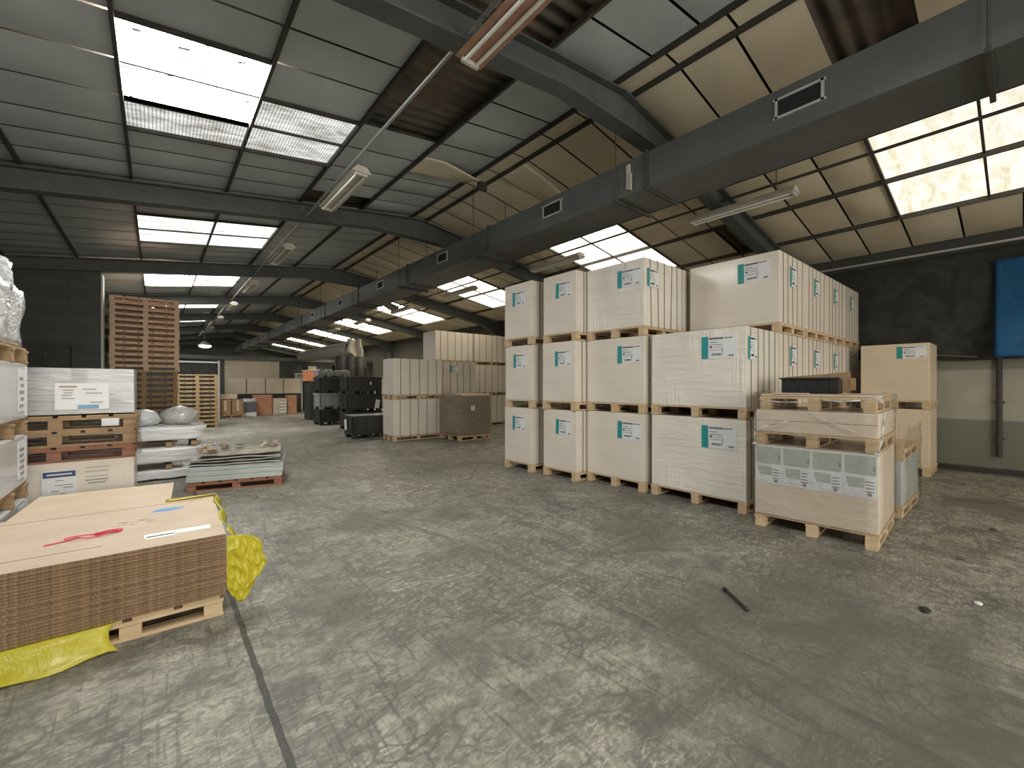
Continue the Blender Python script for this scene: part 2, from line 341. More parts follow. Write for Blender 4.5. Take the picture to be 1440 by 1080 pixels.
def obj(name, mb, m, parent=None, loc=(0,0,0), rot=(0,0,0), smooth=False):
    bm = mb.bm; bmesh.ops.recalc_face_normals(bm, faces=bm.faces)
    me = bpy.data.meshes.new(name); bm.to_mesh(me); bm.free()
    ms = m if isinstance(m, (list, tuple)) else [m]
    for x in ms: me.materials.append(M[x] if isinstance(x, str) else x)
    if smooth:
        for p in me.polygons: p.use_smooth = True
    o = bpy.data.objects.new(name, me); COL.objects.link(o); o.location = loc; o.rotation_euler = rot
    if parent: o.parent = parent
    return o
def tag(o, label=None, cat=None, group=None, kind=None):
    if label: o['label'] = label
    if cat: o['category'] = cat
    if group: o['group'] = group
    if kind: o['kind'] = kind
    return o
def thing(name, label, cat, loc=(0,0,0), rz=0.0, group=None):
    o = bpy.data.objects.new(name, None); COL.objects.link(o); o.empty_display_size = 0.1
    o.location = loc; o.rotation_euler = (0,0,rz); return tag(o, label, cat, group)
def struct(name, mb, m, parent=None, **kw):
    o = obj(name, mb, m, parent, **kw)
    if not parent: o['kind'] = 'structure'
    return o
def copy_tree(o, parent=None):
    c = o.copy(); COL.objects.link(c)
    if parent: c.parent = parent
    for ch in list(o.children): copy_tree(ch, c)
    return c
ORD = ['', 'first','second','third','fourth','fifth','sixth','seventh','eighth','ninth','tenth','eleventh','twelfth','thirteenth',
       'fourteenth','fifteenth','sixteenth','seventeenth','eighteenth','nineteenth','twentieth','twenty-first','twenty-second','twenty-third','twenty-fourth','twenty-fifth','twenty-sixth','twenty-seventh']

# ------------------------------------------------------------------ the hall
XL, XR, YN, YF = -3.6, 10.68, -7.3, 41.0
ZR = 5.24
def roof(x):
    if x < 4.18: return ZR - 0.13*(4.18-x)
    if x > 4.52: return ZR - 0.18*(x-4.52)
    return ZR
FR = [-7.25+5.2*i for i in range(10)]            # frame lines: ... -2.05, 3.15, 8.35, 13.55 ...

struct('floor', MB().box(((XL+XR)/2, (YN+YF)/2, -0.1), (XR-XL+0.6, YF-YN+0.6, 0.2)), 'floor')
wl = struct('wall_left', MB().box((XL-0.1, (YN+YF)/2, 2.2), (0.2, YF-YN, 4.4)), 'block')
struct('wall_right', MB().box((XR+0.1, (YN+YF)/2, 2.15), (0.2, YF-YN, 4.3)), 'wall_bands')
def gable(y, t):
    return MB().prism([(XL,0),(XR,0),(XR,roof(XR)),(4.52,ZR),(4.18,ZR),(XL,roof(XL))], 1, y, y+t)
struct('wall_far', gable(YF, 0.2), 'block')
struct('wall_near', gable(YN-0.2, 0.2), 'block')
# cross wall under the third frame
wc = struct('wall_cross', MB().prism([(XL,0),(-0.97,0),(-0.97,roof(-0.97)-0.5),(XL,roof(XL)-0.5)], 1, 13.45, 13.8), 'block')
struct('trim_1', MB().box((-0.955, 13.64, 2.0), (0.03, 0.40, 4.0)), 'white_paint')

t = thing('cabinet', 'dark cabinet against the cross wall behind the film-wrapped white carton', 'cabinet', (-1.82,13.2,0))
obj('body', MB().box((0,0,1.17),(0.78,0.4,2.34),0.01), 'steel_dark', t)
obj('door', MB().box((-0.19,-0.205,1.2),(0.36,0.015,2.1),0.004), 'steel_dark', t); obj('door', MB().box((0.19,-0.205,1.2),(0.36,0.015,2.1),0.004), 'steel_dark', t)

# roof sheeting: real corrugations running down each slope
def corr():
    b = MB(); per = 0.178; n = int((YF-YN)/per*4)
    ys = [YN + (YF-YN)*i/n for i in range(n+1)]
    for a, c in ((XL-0.1, 4.35), (4.35, XR+0.1)):
        A = []; B = []
        for i, y in enumerate(ys):
            dz = 0.026*math.sin(2*math.pi*y/per)
            A.append(b.bm.verts.new((a, y, roof(a)+dz+0.03))); B.append(b.bm.verts.new((c, y, roof(c)+dz+0.03)))
        for i in range(n): b.bm.faces.new((A[i], A[i+1], B[i+1], B[i]))
    return b
ceil = struct('ceiling', corr(), 'corr', smooth=True)

LX = [-3.58, -2.46, -1.36, -0.28, 0.88, 1.98, 3.08, 4.18]
RX = [4.52, 5.70, 6.90, 8.10, 9.30, 10.60]
SKYL = {}    # bay start -> rooflight span (y0, y1)
bays = FR[:-1]
for i, y in enumerate(bays):
    off0, off1 = (1.65, 3.60)
    SKYL[i] = (y+off0, y+off1)
SKYL[2] = (4.72, 6.72)
SKYR = {i: (y+1.95, y+3.9) for i, y in enumerate(bays)}
SKYR[1] = (-0.65, 1.3)
ROWS = [0.0, 0.55, 1.1, 1.65, 2.3, 2.95, 3.6, 4.13, 4.67, 5.2]
ROWSR = [0.0, 0.65, 1.3, 1.95, 2.6, 3.25, 3.9, 4.55, 5.2]
def missing(xm, ym, side):
    if side == 'L':
        if 1.98 < xm < 3.08 and -0.5 < ym < 5.4: return True
        if 0.88 < xm < 1.98 and 0.5 < ym < 3.3: return True
        if 1.98 < xm < 3.08 and 7.6 < ym < 8.2: return True
        if 3.08 < xm < 4.18 and 14.5 < ym < 15.2: return True
    else:
        if 8.1 < xm < 9.3 and 3.2 < ym < 3.8: return True
        if 5.7 < xm < 6.9 and 0.0 < ym < 0.6: return True
        if 4.52 < xm < 5.7 and 0.6 < ym < 1.2: return True
        if xm > 9.3 and 5 < ym < 8: return True
    return False
def panel(b, x0, x1, y0, y1, sag, seed, n=5):
    g = 0.014
    def fn(u, v):
        x = x0+g+(x1-x0-2*g)*u; y = y0+g+(y1-y0-2*g)*v
        k = (4*u*(1-u))*(4*v*(1-v))
        dz = -sag*k - 0.018*k*noise.noise(Vector((x*2.2+seed, y*2.2, seed*3.7)))
        return (x, y, roof(x) - 0.14 + dz)
    b.grid(fn, n, n)
pl, pr = MB(), MB(); pn = 0
for i, y in enumerate(bays):
    f2 = SKYL[i]
    for k in range(len(LX)-1):
        rows = [y+r for r in ROWS]
        sk = (k in (3, 4))
        if i == 2: rows = [y, y+0.52, y+1.04, 4.72, 5.38, 6.05, 6.72, 7.26, 7.8, y+5.2]
        for r in range(len(rows)-1):
            ym = (rows[r]+rows[r+1])/2; xm = (LX[k]+LX[k+1])/2
            if sk and f2[0] < ym < f2[1]: continue
            if missing(xm, ym, 'L'): continue
            s = rnd.choice([0.004, 0.008, 0.012, 0.02, 0.035]); pn += 1
            panel(pl, LX[k], LX[k+1], rows[r], rows[r+1], s, pn)
    for k in range(len(RX)-1):
        rows = [y+r for r in ROWSR] if i != 1 else [y, y+0.65, -0.65, 0.0, 0.65, 1.3, 1.9, 2.5, 3.15]
        for r in range(len(rows)-1):
            ym = (rows[r]+rows[r+1])/2; xm = (RX[k]+RX[k+1])/2
            if k in (2, 3) and SKYR[i][0] < ym < SKYR[i][1]: continue
            if missing(xm, ym, 'R'): continue
            s = rnd.choice([0.008, 0.015, 0.02, 0.04, 0.06]); pn += 1
            panel(pr, RX[k], RX[k+1], rows[r], rows[r+1], s, pn)
    for r in range(8):
        panel(pr, 4.18, 4.52, y+ROWSR[r], y+ROWSR[r+1], 0.003, pn+r, 2)
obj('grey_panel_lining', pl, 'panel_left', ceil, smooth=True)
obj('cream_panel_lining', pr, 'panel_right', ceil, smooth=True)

# rooflights
wn = 0
def window(x0, x1, y0, y1, m, cols, rowsn, side):
    global wn; wn += 1
    b = MB(); xs = [x0+(x1-x0)*i/cols for i in range(cols+1)]; ys = [y0+(y1-y0)*i/rowsn for i in range(rowsn+1)]
    b.grid(lambda u, v: (x0+(x1-x0)*u, y0+(y1-y0)*v, roof(x0+(x1-x0)*u)-0.135), 2, 2)
    o = struct('window_%d' % wn, b, m)
    g = MB()
    for y in ys[1:-1] : g.prism([(x0, roof(x0)-0.165), (x1, roof(x1)-0.165), (x1, roof(x1)-0.138), (x0, roof(x0)-0.138)], 1, y-0.014, y+0.014)
    for x in xs[1:-1]: g.box((x, (y0+y1)/2, roof(x)-0.15), (0.03, y1-y0, 0.03))
    for y in (y0, y1): g.prism([(x0, roof(x0)-0.18), (x1, roof(x1)-0.18), (x1, roof(x1)-0.136), (x0, roof(x0)-0.136)], 1, y-0.018, y+0.018)
    for x in (x0, x1): g.box((x, (y0+y1)/2, roof(x)-0.155), (0.03, y1-y0, 0.04))
    obj('glazing_bar', g, 'steel_dark', o)
    return o
for i in range(len(bays)):
    y0, y1 = SKYL[i]
    if i == 2:
        window(LX[3], LX[4], y0, y0+1.33, 'sky_hole', 1, 2, 'L'); window(LX[3], LX[4], y0+1.33, y1, 'sky_left', 1, 1, 'L')
        window(LX[4], LX[5], y0+0.66, y1, 'sky_left', 1, 2, 'L')
        continue
    ml = 'sky_left_rear' if i <= 1 else ('sky_left_mid' if i == 3 else 'sky_left_far')
    window(LX[3], LX[4], y0, y1, {1: 'sky_over', 4: 'sky_clear'}.get(i, ml), 1, 2, 'L')
    window(LX[4], LX[5], y0, y1, ml, 1, 2, 'L')
# the first bay: the sheet beside the short rooflight is lined
for i in range(len(bays)):
    y0, y1 = SKYR[i]
    window(RX[2], RX[4], y0, y1, 'sky_right_rear' if i == 0 else 'sky_right' if i == 1 else ('sky_right_mid' if i <= 3 else 'sky_right_far'), 2, 2, 'R')
ex = MB(); panel(ex, LX[4], LX[5], 4.72, 5.38, 0.01, 999); obj('grey_panel_lining', ex, 'panel_left', ceil, smooth=True)

# purlins and frames (fixed steelwork of the hall)
tn = 1
for x in LX[1:] + RX[:-1]:
    tn += 1
    struct('trim_%d' % tn, MB().box((x, (YN+YF)/2, roof(x)-0.175), (0.032, YF-YN, 0.06)), 'steel_dark')
def rafter(y):
    b = MB(); top = lambda x: roof(x)-0.21
    def half(xa, xb, steps):
        pts = []
        for xx, d in steps: pts.append((xx, top(xx)-d))
        tops = [(xx, top(xx)) for xx, _ in steps]
        b.prism(tops + pts[::-1], 1, y-0.012, y+0.012)
        for (x0, z0), (x1, z1) in zip(pts, pts[1:]):
            b.prism([(x0,z0),(x1,z1),(x1,z1-0.022),(x0,z0-0.022)], 1, y-0.10, y+0.10)
        for (x0, z0), (x1, z1) in zip(tops, tops[1:]):
            b.prism([(x0,z0),(x1,z1),(x1,z1-0.02),(x0,z0-0.02)], 1, y-0.10, y+0.10)
    half(XL, 4.35, [(XL+0.01,0.58),(XL+0.9,0.28),(3.3,0.28),(4.35,0.40)])
    half(4.35, XR, [(4.35,0.40),(5.4,0.28),(XR-0.9,0.28),(XR-0.01,0.58)])
    for x in (XL+0.09, XR-0.09): b.box((x, y, (top(x)-0.3)/2), (0.16, 0.2, top(x)-0.3))
    return b
for y in FR:
    tn += 1; struct('trim_%d' % tn, rafter(y), 'steel')

# ------------------------------------------------------------------ ventilation duct
DX0, DX1, DZ0, DZ1 = 4.45, 5.135, 3.82, 4.24
duct = thing('ventilation_duct', 'long grey sheet-metal ventilation duct hung under the ridge, running the length of the hall', 'duct', (4.79, 0, 3.82))
def dl(b): # to duct space
    bmesh.ops.translate(b.bm, verts=b.bm.verts, vec=(-4.79, 0, -3.82)); return b
y = 2.86-3.12*3; k = 0
while y < 39:
    y1 = min(y+3.12, 39.3)
    obj('duct_section', dl(MB().box(((DX0+DX1)/2, (y+y1)/2, (DZ0+DZ1)/2), (DX1-DX0, y1-y-0.02, DZ1-DZ0))), 'galv', duct)
    if y > 2: obj('flange', dl(MB().box(((DX0+DX1)/2, y, (DZ0+DZ1)/2), (DX1-DX0+0.05, 0.035, DZ1-DZ0+0.05))), 'steel_dark', duct)
    if y > -1:
        ry = y+0.42
        hb = MB()
        for x in (DX0-0.03, DX1+0.03): hb.cyl((x, ry, DZ0-0.04), (x, ry, roof(x)-0.15), 0.006, 6)
        hb.box(((DX0+DX1)/2, ry, DZ0-0.025), (DX1-DX0+0.14, 0.035, 0.035))
        obj('hanger', dl(hb), 'steel_dark', duct)
    vy = y-1.56
    if vy > -2:
        L = 0.36; H = 0.085
        fr = MB()
        for dz in (-H, H): fr.box((DX0-0.006, vy, 4.06+dz), (0.02, 2*L/2+0.05, 0.022))
        for dy in (-L/2, L/2): fr.box((DX0-0.006, vy+dy, 4.06), (0.02, 0.022, 2*H+0.02))
        v = obj('vent', dl(fr), 'galv_light', duct)
        obj('vent_opening', dl(MB().box((DX0-0.002, vy, 4.06), (0.012, L-0.02, 2*H-0.02))), 'slot', v)
    y += 3.12; k += 1
pt = MB()
pt.box((DX0-0.012, 3.10, 4.03), (0.02, 0.05, 0.30)).box((DX0-0.02, 3.06, 3.96), (0.03, 0.02, 0.2))
obj('patch_plate', dl(pt), 'fixture', duct)

# ------------------------------------------------------------------ conduits and fluorescent fittings
tag(obj('conduit', MB().cyl((2.05,-4,4.50),(2.05,33,4.50),0.02,8), 'pipe'), 'thin grey conduit carrying lights under the left roof slope', 'pipe')
tag(obj('conduit', MB().cyl((6.9,-4,4.40),(6.9,33,4.40),0.022,8), 'steel_dark'), 'dark conduit crossing the rooflights on the right of the duct', 'pipe')
tag(obj('conduit', MB().cyl((10.1,-4,3.72),(10.1,12,3.72),0.02,8), 'galv_light'), 'pale conduit along the top of the right-hand wall above the tarpaulins', 'pipe')
def fitting(x, y, z, label, rust, group, zc):
    t = thing('fluorescent_light', label, 'light', (x, y, z), 0, group)
    b = MB().prism([(-0.13,-0.02),(0.13,-0.02),(0.06,0.06),(-0.06,0.06)], 1, -0.75, 0.75)
    obj('reflector', b, 'fixture_rust' if rust else 'fixture', t)
    for dx in (-0.055, 0.055): obj('lamp_tube', MB().cyl((dx,-0.72,-0.042),(dx,0.72,-0.042),0.016,8), 'tube', t)
    for dy in (-0.72, 0.72): obj('end_cap', MB().box((0, dy, -0.035), (0.16,0.03,0.05)), 'fixture', t)
    for dy in (-0.5, 0.5): obj('hanger', MB().cyl((0,dy,0.05),(0.0,dy,zc-z),0.006,6), 'steel_dark', t)
for k in range(7):
    yy = 2.3+3.95*k
    fitting(2.05, yy, 4.27, 'unlit twin-tube fluorescent light, %s from the camera along the left conduit' % ORD[k+1], k == 0, 'fluorescent lights on the left conduit', 4.483)
for k in range(6):
    yy = 2.75+3.85*k
    fitting(6.75, yy, 4.16, 'unlit twin-tube fluorescent light, %s from the camera in the row right of the duct' % ORD[k+1], False, 'fluorescent lights right of the duct', roof(6.75)-0.18)

# loose ceiling panels that have come away
def loose(name, x0, x1, y0, y1, fn, label, m):
    b = MB(); b.grid(lambda u, v: fn(x0+(x1-x0)*u, y0+(y1-y0)*v, u, v), 8, 8, 0.012)
    return tag(obj(name, b, m, smooth=True), label, 'ceiling panel')
loose('ceiling_panel', 3.12, 4.14, 5.80, 6.40, lambda x, y, u, v: (x, y, roof(x)-0.16-0.16*max(0, (u-0.35))*max(0, 1-v)*(1.8)), 'cream ceiling panel with one corner dropped open beside the ridge strip', 'panel_right')
loose('ceiling_panel', 4.55, 5.6, 5.15, 5.78, lambda x, y, u, v: (x, y, roof(x)-0.17-0.05*math.sin(v*5)*u-0.10*u*u*(1-v)), 'crumpled cream ceiling panel sagging above the duct', 'panel_right')
tag(obj('ridge_vent', MB().box((4.25,5.9,4.86),(0.16,0.05,0.14)).box((4.25,5.87,4.90),(0.18,0.02,0.012)).box((4.25,5.87,4.86),(0.18,0.02,0.012)).box((4.25,5.87,4.82),(0.18,0.02,0.012)), 'steel_dark'), 'small dark louvred box fixed at the ridge strip', 'vent')

# ------------------------------------------------------------------ pallets
PH = 0.137
def make_pallet(w, d, m, name='wooden_pallet', h=PH, nx=3, ny=3, boards=6, skids='x'):
    """local x = depth, y = width, base at z 0"""
    t = thing(name, 'x', 'pallet')
    b = MB(); bw = d/boards*0.82
    for i in range(boards): b.box((-d/2 + d*(i+0.5)/boards, 0, h-0.011), (bw, w, 0.022), 0.002)
    for j in range(ny): b.box((0, -w/2+0.05+(w-0.10)*j/(ny-1), h-0.033), (d, 0.10, 0.022))
    obj('deck', b, m, t)
    for i in range(nx):
        for j in range(ny):
            obj('block', MB().box((-d/2+0.055+(d-0.11)*i/(nx-1), -w/2+0.055+(w-0.11)*j/(ny-1), (h-0.044-0.02)/2+0.02), (0.10, 0.095, h-0.064), 0.003), m, t)
    for j in range(ny): obj('bottom_board', MB().box((0, -w/2+0.055+(w-0.11)*j/(ny-1), 0.010), (d, 0.09, 0.020), 0.002), m, t)
    return t
PROTO = {}
def pallet(w, d, m, loc, rz, label, group=None, h=PH, **kw):
    key = (round(w,2), round(d,2), m, h, tuple(kw.items()))
    if key not in PROTO: t = PROTO[key] = make_pallet(w, d, m, h=h, **kw)
    else: t = copy_tree(PROTO[key])
    t.location = loc; t.rotation_euler = (0,0,rz); t['label'] = label
    if group: t['group'] = group
    elif 'group' in t: del t['group']
    return t

# ------------------------------------------------------------------ cartons
LAB = {}
def add_label(parent, x, y, z, w, h, face, rot=0.0):
    """printed delivery label on the -x face ('front') or the -y face ('side')"""
    key = (w, h)
    if key not in LAB:
        r = random.Random(int(w*1000))
        lab = MB().box((0,0,0), (0.003, w, h))
        st = MB().box((-0.002, w/2-0.035*w/0.36, 0), (0.003, 0.07*w/0.36, h))
        pr = MB()
        def bar(y0, y1, z0, z1): pr.box((-0.0022, (y0+y1)/2*w, (z0+z1)/2*h), (0.0025, abs(y1-y0)*w, abs(z1-z0)*h))
        yy = 0.28
        for k in range(9):                 # heading, too small to read in the photograph
            q = r.uniform(0.025, 0.045); bar(yy, yy-q, 0.36, 0.44); yy -= q+0.012
        yy -= 0.02
        for k in range(6): q = r.uniform(0.025,0.04); bar(yy, yy-q, 0.385, 0.425); yy -= q+0.01
        bar(0.26, 0.05, 0.22, 0.245); bar(0.26, -0.1, 0.11, 0.13); bar(0.26, 0.19, -0.02, 0.06); bar(0.12, -0.1, 0.0, 0.015)
        bar(0.26, -0.1, -0.12, -0.105); bar(-0.1, -0.112, -0.25, -0.02)
        for k in range(14): yy = 0.2-k*0.022; bar(yy, yy-r.choice((0.006,0.012,0.016)), -0.37, -0.27)
        for k in range(3): bar(-0.28-0.05*k, -0.31-0.05*k, -0.42, -0.34)
        LAB[key] = (lab.bm, st.bm, pr.bm)
        for q, (nm, mm) in enumerate((('label','label'),('label_stripe','teal'),('label_print','ink'))):
            me = bpy.data.meshes.new(nm); LAB[key][q].to_mesh(me); me.materials.append(M[mm])
            LAB[key] = LAB[key][:q] + (me,) + LAB[key][q+1:]
    ms = LAB[key]
    o = bpy.data.objects.new('label', ms[0]); COL.objects.link(o); o.parent = parent; o.location = (x, y, z)
    o.rotation_euler = (rot, 0, 0) if face == 'front' else (0, rot, math.radians(90))
    for nm, me in (('stripe', ms[1]), ('print', ms[2])):
        c = bpy.data.objects.new(nm, me); COL.objects.link(c); c.parent = o
    return o
BOX = {}
def carton(w, d, h, m, loc, rz, label, straps=0, front=None, side=None, group='palletised white cartons', name='carton', cat='carton', seed=0):
    t = thing(name, label, cat, loc, rz, group)
    key = (round(w,3), round(d,3), round(h,3), m)
    if key in BOX:
        o = bpy.data.objects.new('body', BOX[key]); COL.objects.link(o); o.parent = t
    else:
        o = obj('body', MB().box((0,0,h/2), (d, w, h), 0.008), m, t); BOX[key] = o.data
        for p in o.data.polygons: p.use_smooth = False
    r = random.Random(seed)
    for i in range(straps):
        x = -d/2 + d*(i+0.75+r.uniform(-0.12,0.12))/(straps+0.5); s = MB(); e = 0.004; tw = 0.016
        lean = r.uniform(-0.02, 0.02) if r.random() < 0.3 else 0
        for yy in (-w/2-e/2+0.001, w/2+e/2-0.001):
            s.prism([(x-tw/2-lean, 0),(x+tw/2-lean, 0),(x+tw/2+lean, h),(x-tw/2+lean, h)], 1, yy-e/2, yy+e/2)
        s.box((x+lean, 0, h+e/2-0.001), (tw, w+2*e, e))
        obj('strap', s, 'strap', t)
    if front: add_label(t, -d/2-0.003, front[0], front[1], front[2], front[3], 'front', r.uniform(-0.012, 0.012))
    if side: add_label(t, side[0], -w/2-0.008, side[1], side[2], side[3], 'side')
    return t
BH = 0.95; TIER = PH + BH
TN = ['bottom', 'middle', 'top']
def unit(x0, yc, w, d, tier, label, plabel, m='carton', straps=5, front=None, side=None, rz=0.0, wood='wood', group='palletised white cartons', seed=0, jit=0.0, h=BH, z0=None, ny=3):
    z = tier*TIER if z0 is None else z0
    x = x0 + d/2
    pallet(w, d, wood, (x, yc, z), rz, plabel, 'pallets under the cartons', ny=ny)
    return carton(w-0.02, d-0.02, h-0.004, m, (x, yc, z+PH), rz, label, straps, front, side, group, seed=seed)

D = 1.03; P4 = 1.045
# narrow columns
for ci, (x0, yc, w, nm) in enumerate(((4.86, 5.69, 0.74, 'the farthest narrow column'), (4.92, 4.76, 0.74, 'the second narrow column'))):
    for t in range(3):
        unit(x0+0.02*((t+ci)%2), yc, w, D, t, 'narrow off-white carton at the %s of %s of the big stack' % (TN[t], nm),
             'pine pallet under the %s carton of %s' % (TN[t], nm), 'carton', 4, (-0.10 if ci else -0.04, 0.68, 0.34, 0.24), None, 0.0, seed=ci*3+t, ny=2)
# third column
for k in range(2):
    for t in range(3):
        unit(5.16+k*P4, 3.865, 1.04, D, t,
             ('wide off-white carton at the %s of the three-high column beside the wrapped two-high one' % TN[t]) if k == 0 else 'off-white carton at the %s behind the three-high wide column' % TN[t],
             'pine pallet under the %s %s' % (TN[t], 'wide carton of the three-high column' if k == 0 else 'carton behind the three-high wide column'),
             'carton_rib' if (t == 2 and k == 0) else 'carton', 5, (-0.27, 0.70, 0.40, 0.25) if k == 0 else None, (-0.3, 0.68, 0.28, 0.25) if (k == 0 and t == 2) else None, seed=20+k*3+t)
# fourth column with its long side to the right
for k in range(5):
    for t in range(3):
        if k == 0 and t == 2: continue
        where = ('front', 'second', 'third', 'fourth', 'rearmost')[k]
        unit(5.20+k*P4, 2.655, 1.24, D, t, 
             ('glossy ribbed white carton at the %s of the two-high front column' % TN[t]) if k == 0 else 'strapped white carton, %s tier, %s along the long right side' % (TN[t], where),
             ('pine pallet under the %s carton of the two-high front column' % TN[t]) if k == 0 else 'pine pallet, %s tier, %s along the long right side' % (TN[t], where),
             'carton_rib' if k == 0 else 'carton', 5, (-0.30, 0.72, 0.42, 0.27) if (k == 0 or (k == 1 and t == 2)) else None,
             ((-0.34, 0.70, 0.26, 0.27) if k == 0 else (0.0, 0.66, 0.26, 0.27)) if t > 0 else None, seed=40+k*3+t)

# stack by the right-hand wall
for t in range(2):
    unit(9.56, 1.41, 0.90, 0.86, t, 'tan carton at the %s of the pair by the painted wall' % ('bottom','top')[t], 'pine pallet under the %s tan carton by the painted wall' % ('bottom','top')[t],
         'carton_tan', 0, (-0.22, 0.80, 0.36, 0.2) if t else None, None, 0.0, group='tan cartons by the right wall', seed=70+t)

# far strapped block and the block behind it
for t in range(2):
    unit(4.74, 10.86, 0.70, 1.46, t, 'cream strapped carton at the %s of the far pair beside the black bins' % ('bottom','top')[t], 'pine pallet under the %s far carton beside the black bins' % ('bottom','top')[t],
         'carton', 5, None, None, 0, group='far strapped cartons', seed=80+t)
for k in range(2):
    for t in range(3):
        unit(7.0+1.56*k, 12.75, 0.85, 1.5, t, 'cream strapped carton, %s tier of the far three-high block, %s end' % (TN[t], ('left','right')[k]), 'pine pallet, %s tier of the far three-high block, %s end' % (TN[t], ('left','right')[k]),
             'carton', 5, None, (-0.1, 0.72, 0.3, 0.22) if (t == 1 and k == 0) else None, 0, group='far strapped cartons', seed=90+k*3+t)
# one more pair in the gap at the left end of that block
for t in range(2):
    unit(6.3, 11.35, 0.70, 1.4, t, 'cream strapped carton at the %s of the pair behind the brown wrapped load' % ('bottom','top')[t], 'pine pallet under the %s carton behind the brown wrapped load' % ('bottom','top')[t],
         'carton', 5, None, (-0.1,0.72,0.3,0.22) if t else None, 0, group='far strapped cartons', seed=100+t)

# brown wrapped load
pallet(1.0, 1.06, 'wood', (6.58, 9.92, 0), 0, 'pine pallet under the brown wrapped load')
t = thing('wrapped_load', 'brown board load in film with a tan lid, standing before the far cartons', 'load', (6.58, 9.92, PH))
def wl_fn():
    b = MB().box((0,0,0.52), (1.04,0.98,1.04), 0.03)
    for v in b.bm.verts:
        if v.co.z > 0.9 and v.co.x < 0: v.co.z -= 0.04*math.sin(v.co.y*4+1)
        v.co.x += 0.02*math.sin(v.co.z*6); v.co.y += 0.02*math.sin(v.co.z*5+2)
    return b
obj('body', wl_fn(), 'brown_wrap', t)
obj('lid', MB().box((0.06,0,1.065), (0.96,0.94,0.05), 0.015), 'kraft', t)
obj('fold', MB().grid(lambda u, v: (-0.53+0.1*u, -0.40+0.85*v, 1.03+0.09*u*math.sin(v*3.1)), 6, 10, 0.01), 'brown_wrap', t, smooth=True)
obj('label', MB().box((-0.1,-0.512,0.72), (0.13,0.006,0.13)), 'label', t)

# ------------------------------------------------------------------ near wrapped stack on the right
RZ = math.radians(3); CX, CY = 5.49, 1.365
def near(dx, dy, z):
    c, s = math.cos(RZ), math.sin(RZ); return (CX+dx*c-dy*s, CY+dx*s+dy*c, z)
pallet(1.02, 1.12, 'wood', near(0,0,0), RZ, 'pine pallet on the floor under the printed carton in clear film')
t = thing('carton', 'beige carton with a printed paper strip at the bottom of the near wrapped stack', 'carton', near(0,0,PH), RZ)
obj('body', MB().box((0,0,0.363), (1.11,1.01,0.724), 0.006), 'carton_pink', t)
wr = obj('printed_sheet', MB().box((-0.557,0,0.525), (0.004,1.0,0.40)), 'label', t)
pr = MB(); pg = MB(); rr = random.Random(3)
for c in range(4):
    y0 = 0.5-0.25*c-0.012; y1 = y0-0.226
    pg.box((-0.560,(y0+y1)/2,0.62),(0.003,y0-y1,0.17))
    pg.box((-0.560,y0-0.08,0.46),(0.003,0.13,0.09))
    pr.box((-0.5615,y1+0.012,0.60),(0.002,0.012,0.05))
    for k in range(4): pr.box((-0.5605,y1+0.045,0.475-0.03*k),(0.002,0.05+0.01*rr.random(),0.009))
    pr.box((-0.5605,y1+0.045,0.36),(0.002,0.03,0.028))
M['print_green'] = speckled('grey_green_print', (0.40,0.43,0.39), (0.50,0.52,0.48), 12, rough=0.5)
obj('printed_block', pg, 'print_green', wr); obj('print', pr, 'ink_grey', wr)
ov = MB()
for c in range(4):
    y0 = 0.5-0.25*c-0.012; ov.blob((-0.5605, y0-0.10, 0.375), (0.0022,0.045,0.035), c, 0.05, 2); ov.blob((-0.5605, y0-0.01, 0.40), (0.0022,0.022,0.07), c+5, 0.1, 2)
obj('printed_figure', ov, 'label', wr)
pallet(1.02, 1.10, 'wood', near(0,0,0.865), RZ, 'pine pallet between the printed carton and the shallow beige carton')
t = thing('carton', 'shallow beige carton between two pallets in the near wrapped stack', 'carton', near(0,0,1.003), RZ)
obj('body', MB().box((0,0,0.114), (1.07,1.0,0.226), 0.006), 'carton_pink', t)
obj('seam', MB().box((-0.536,0,0.12),(0.002,0.99,0.004)), 'kraft_dark', t)
pallet(0.97, 1.06, 'wood', near(0.05,-0.0,1.232), RZ, 'pine pallet on top of the near wrapped stack')
tag(obj('board', MB().box((0,0,0.012), (1.0,0.96,0.022), 0.004).box((-0.46,0.22,0.03),(0.10,0.32,0.012)), 'kraft', loc=near(0.06,0,1.371), rot=(0,0,RZ)), 'thin tan board lying on the top pallet of the near wrapped stack', 'board')
# black tray with a cardboard flap
t = thing('tray', 'black plastic tray tipped on its side on top of the near wrapped stack', 'tray', near(0.05,0.14,1.397), RZ+math.radians(2))
b = MB().box((-0.06,0,0.09), (0.02,0.52,0.16), 0.006).box((0.06,0,0.012),(0.26,0.52,0.02),0.004).box((0.06,0.25,0.08),(0.24,0.02,0.15),0.004).box((0.06,-0.25,0.08),(0.24,0.02,0.15),0.004)
for i in range(5): b.box((-0.075, -0.2+0.1*i, 0.09), (0.012,0.02,0.14))
obj('body', b, 'black_plastic', t)
obj('rim', MB().box((-0.075,0,0.165),(0.04,0.55,0.018),0.004), 'black_plastic', t)
tag(obj('cardboard_flap', MB().grid(lambda u, v: (0.0+0.05*u+0.02*math.sin(v*4), -0.31+0.62*v, (0.01+0.225*u)*(1-0.22*v)), 6, 8, 0.006).box((0.02,-0.335,0.10),(0.012,0.05,0.13)), 'kraft_dark', loc=near(0.27,0.14,1.398), rot=(0,0,RZ)), 'brown cardboard flap standing behind the black tray', 'cardboard')
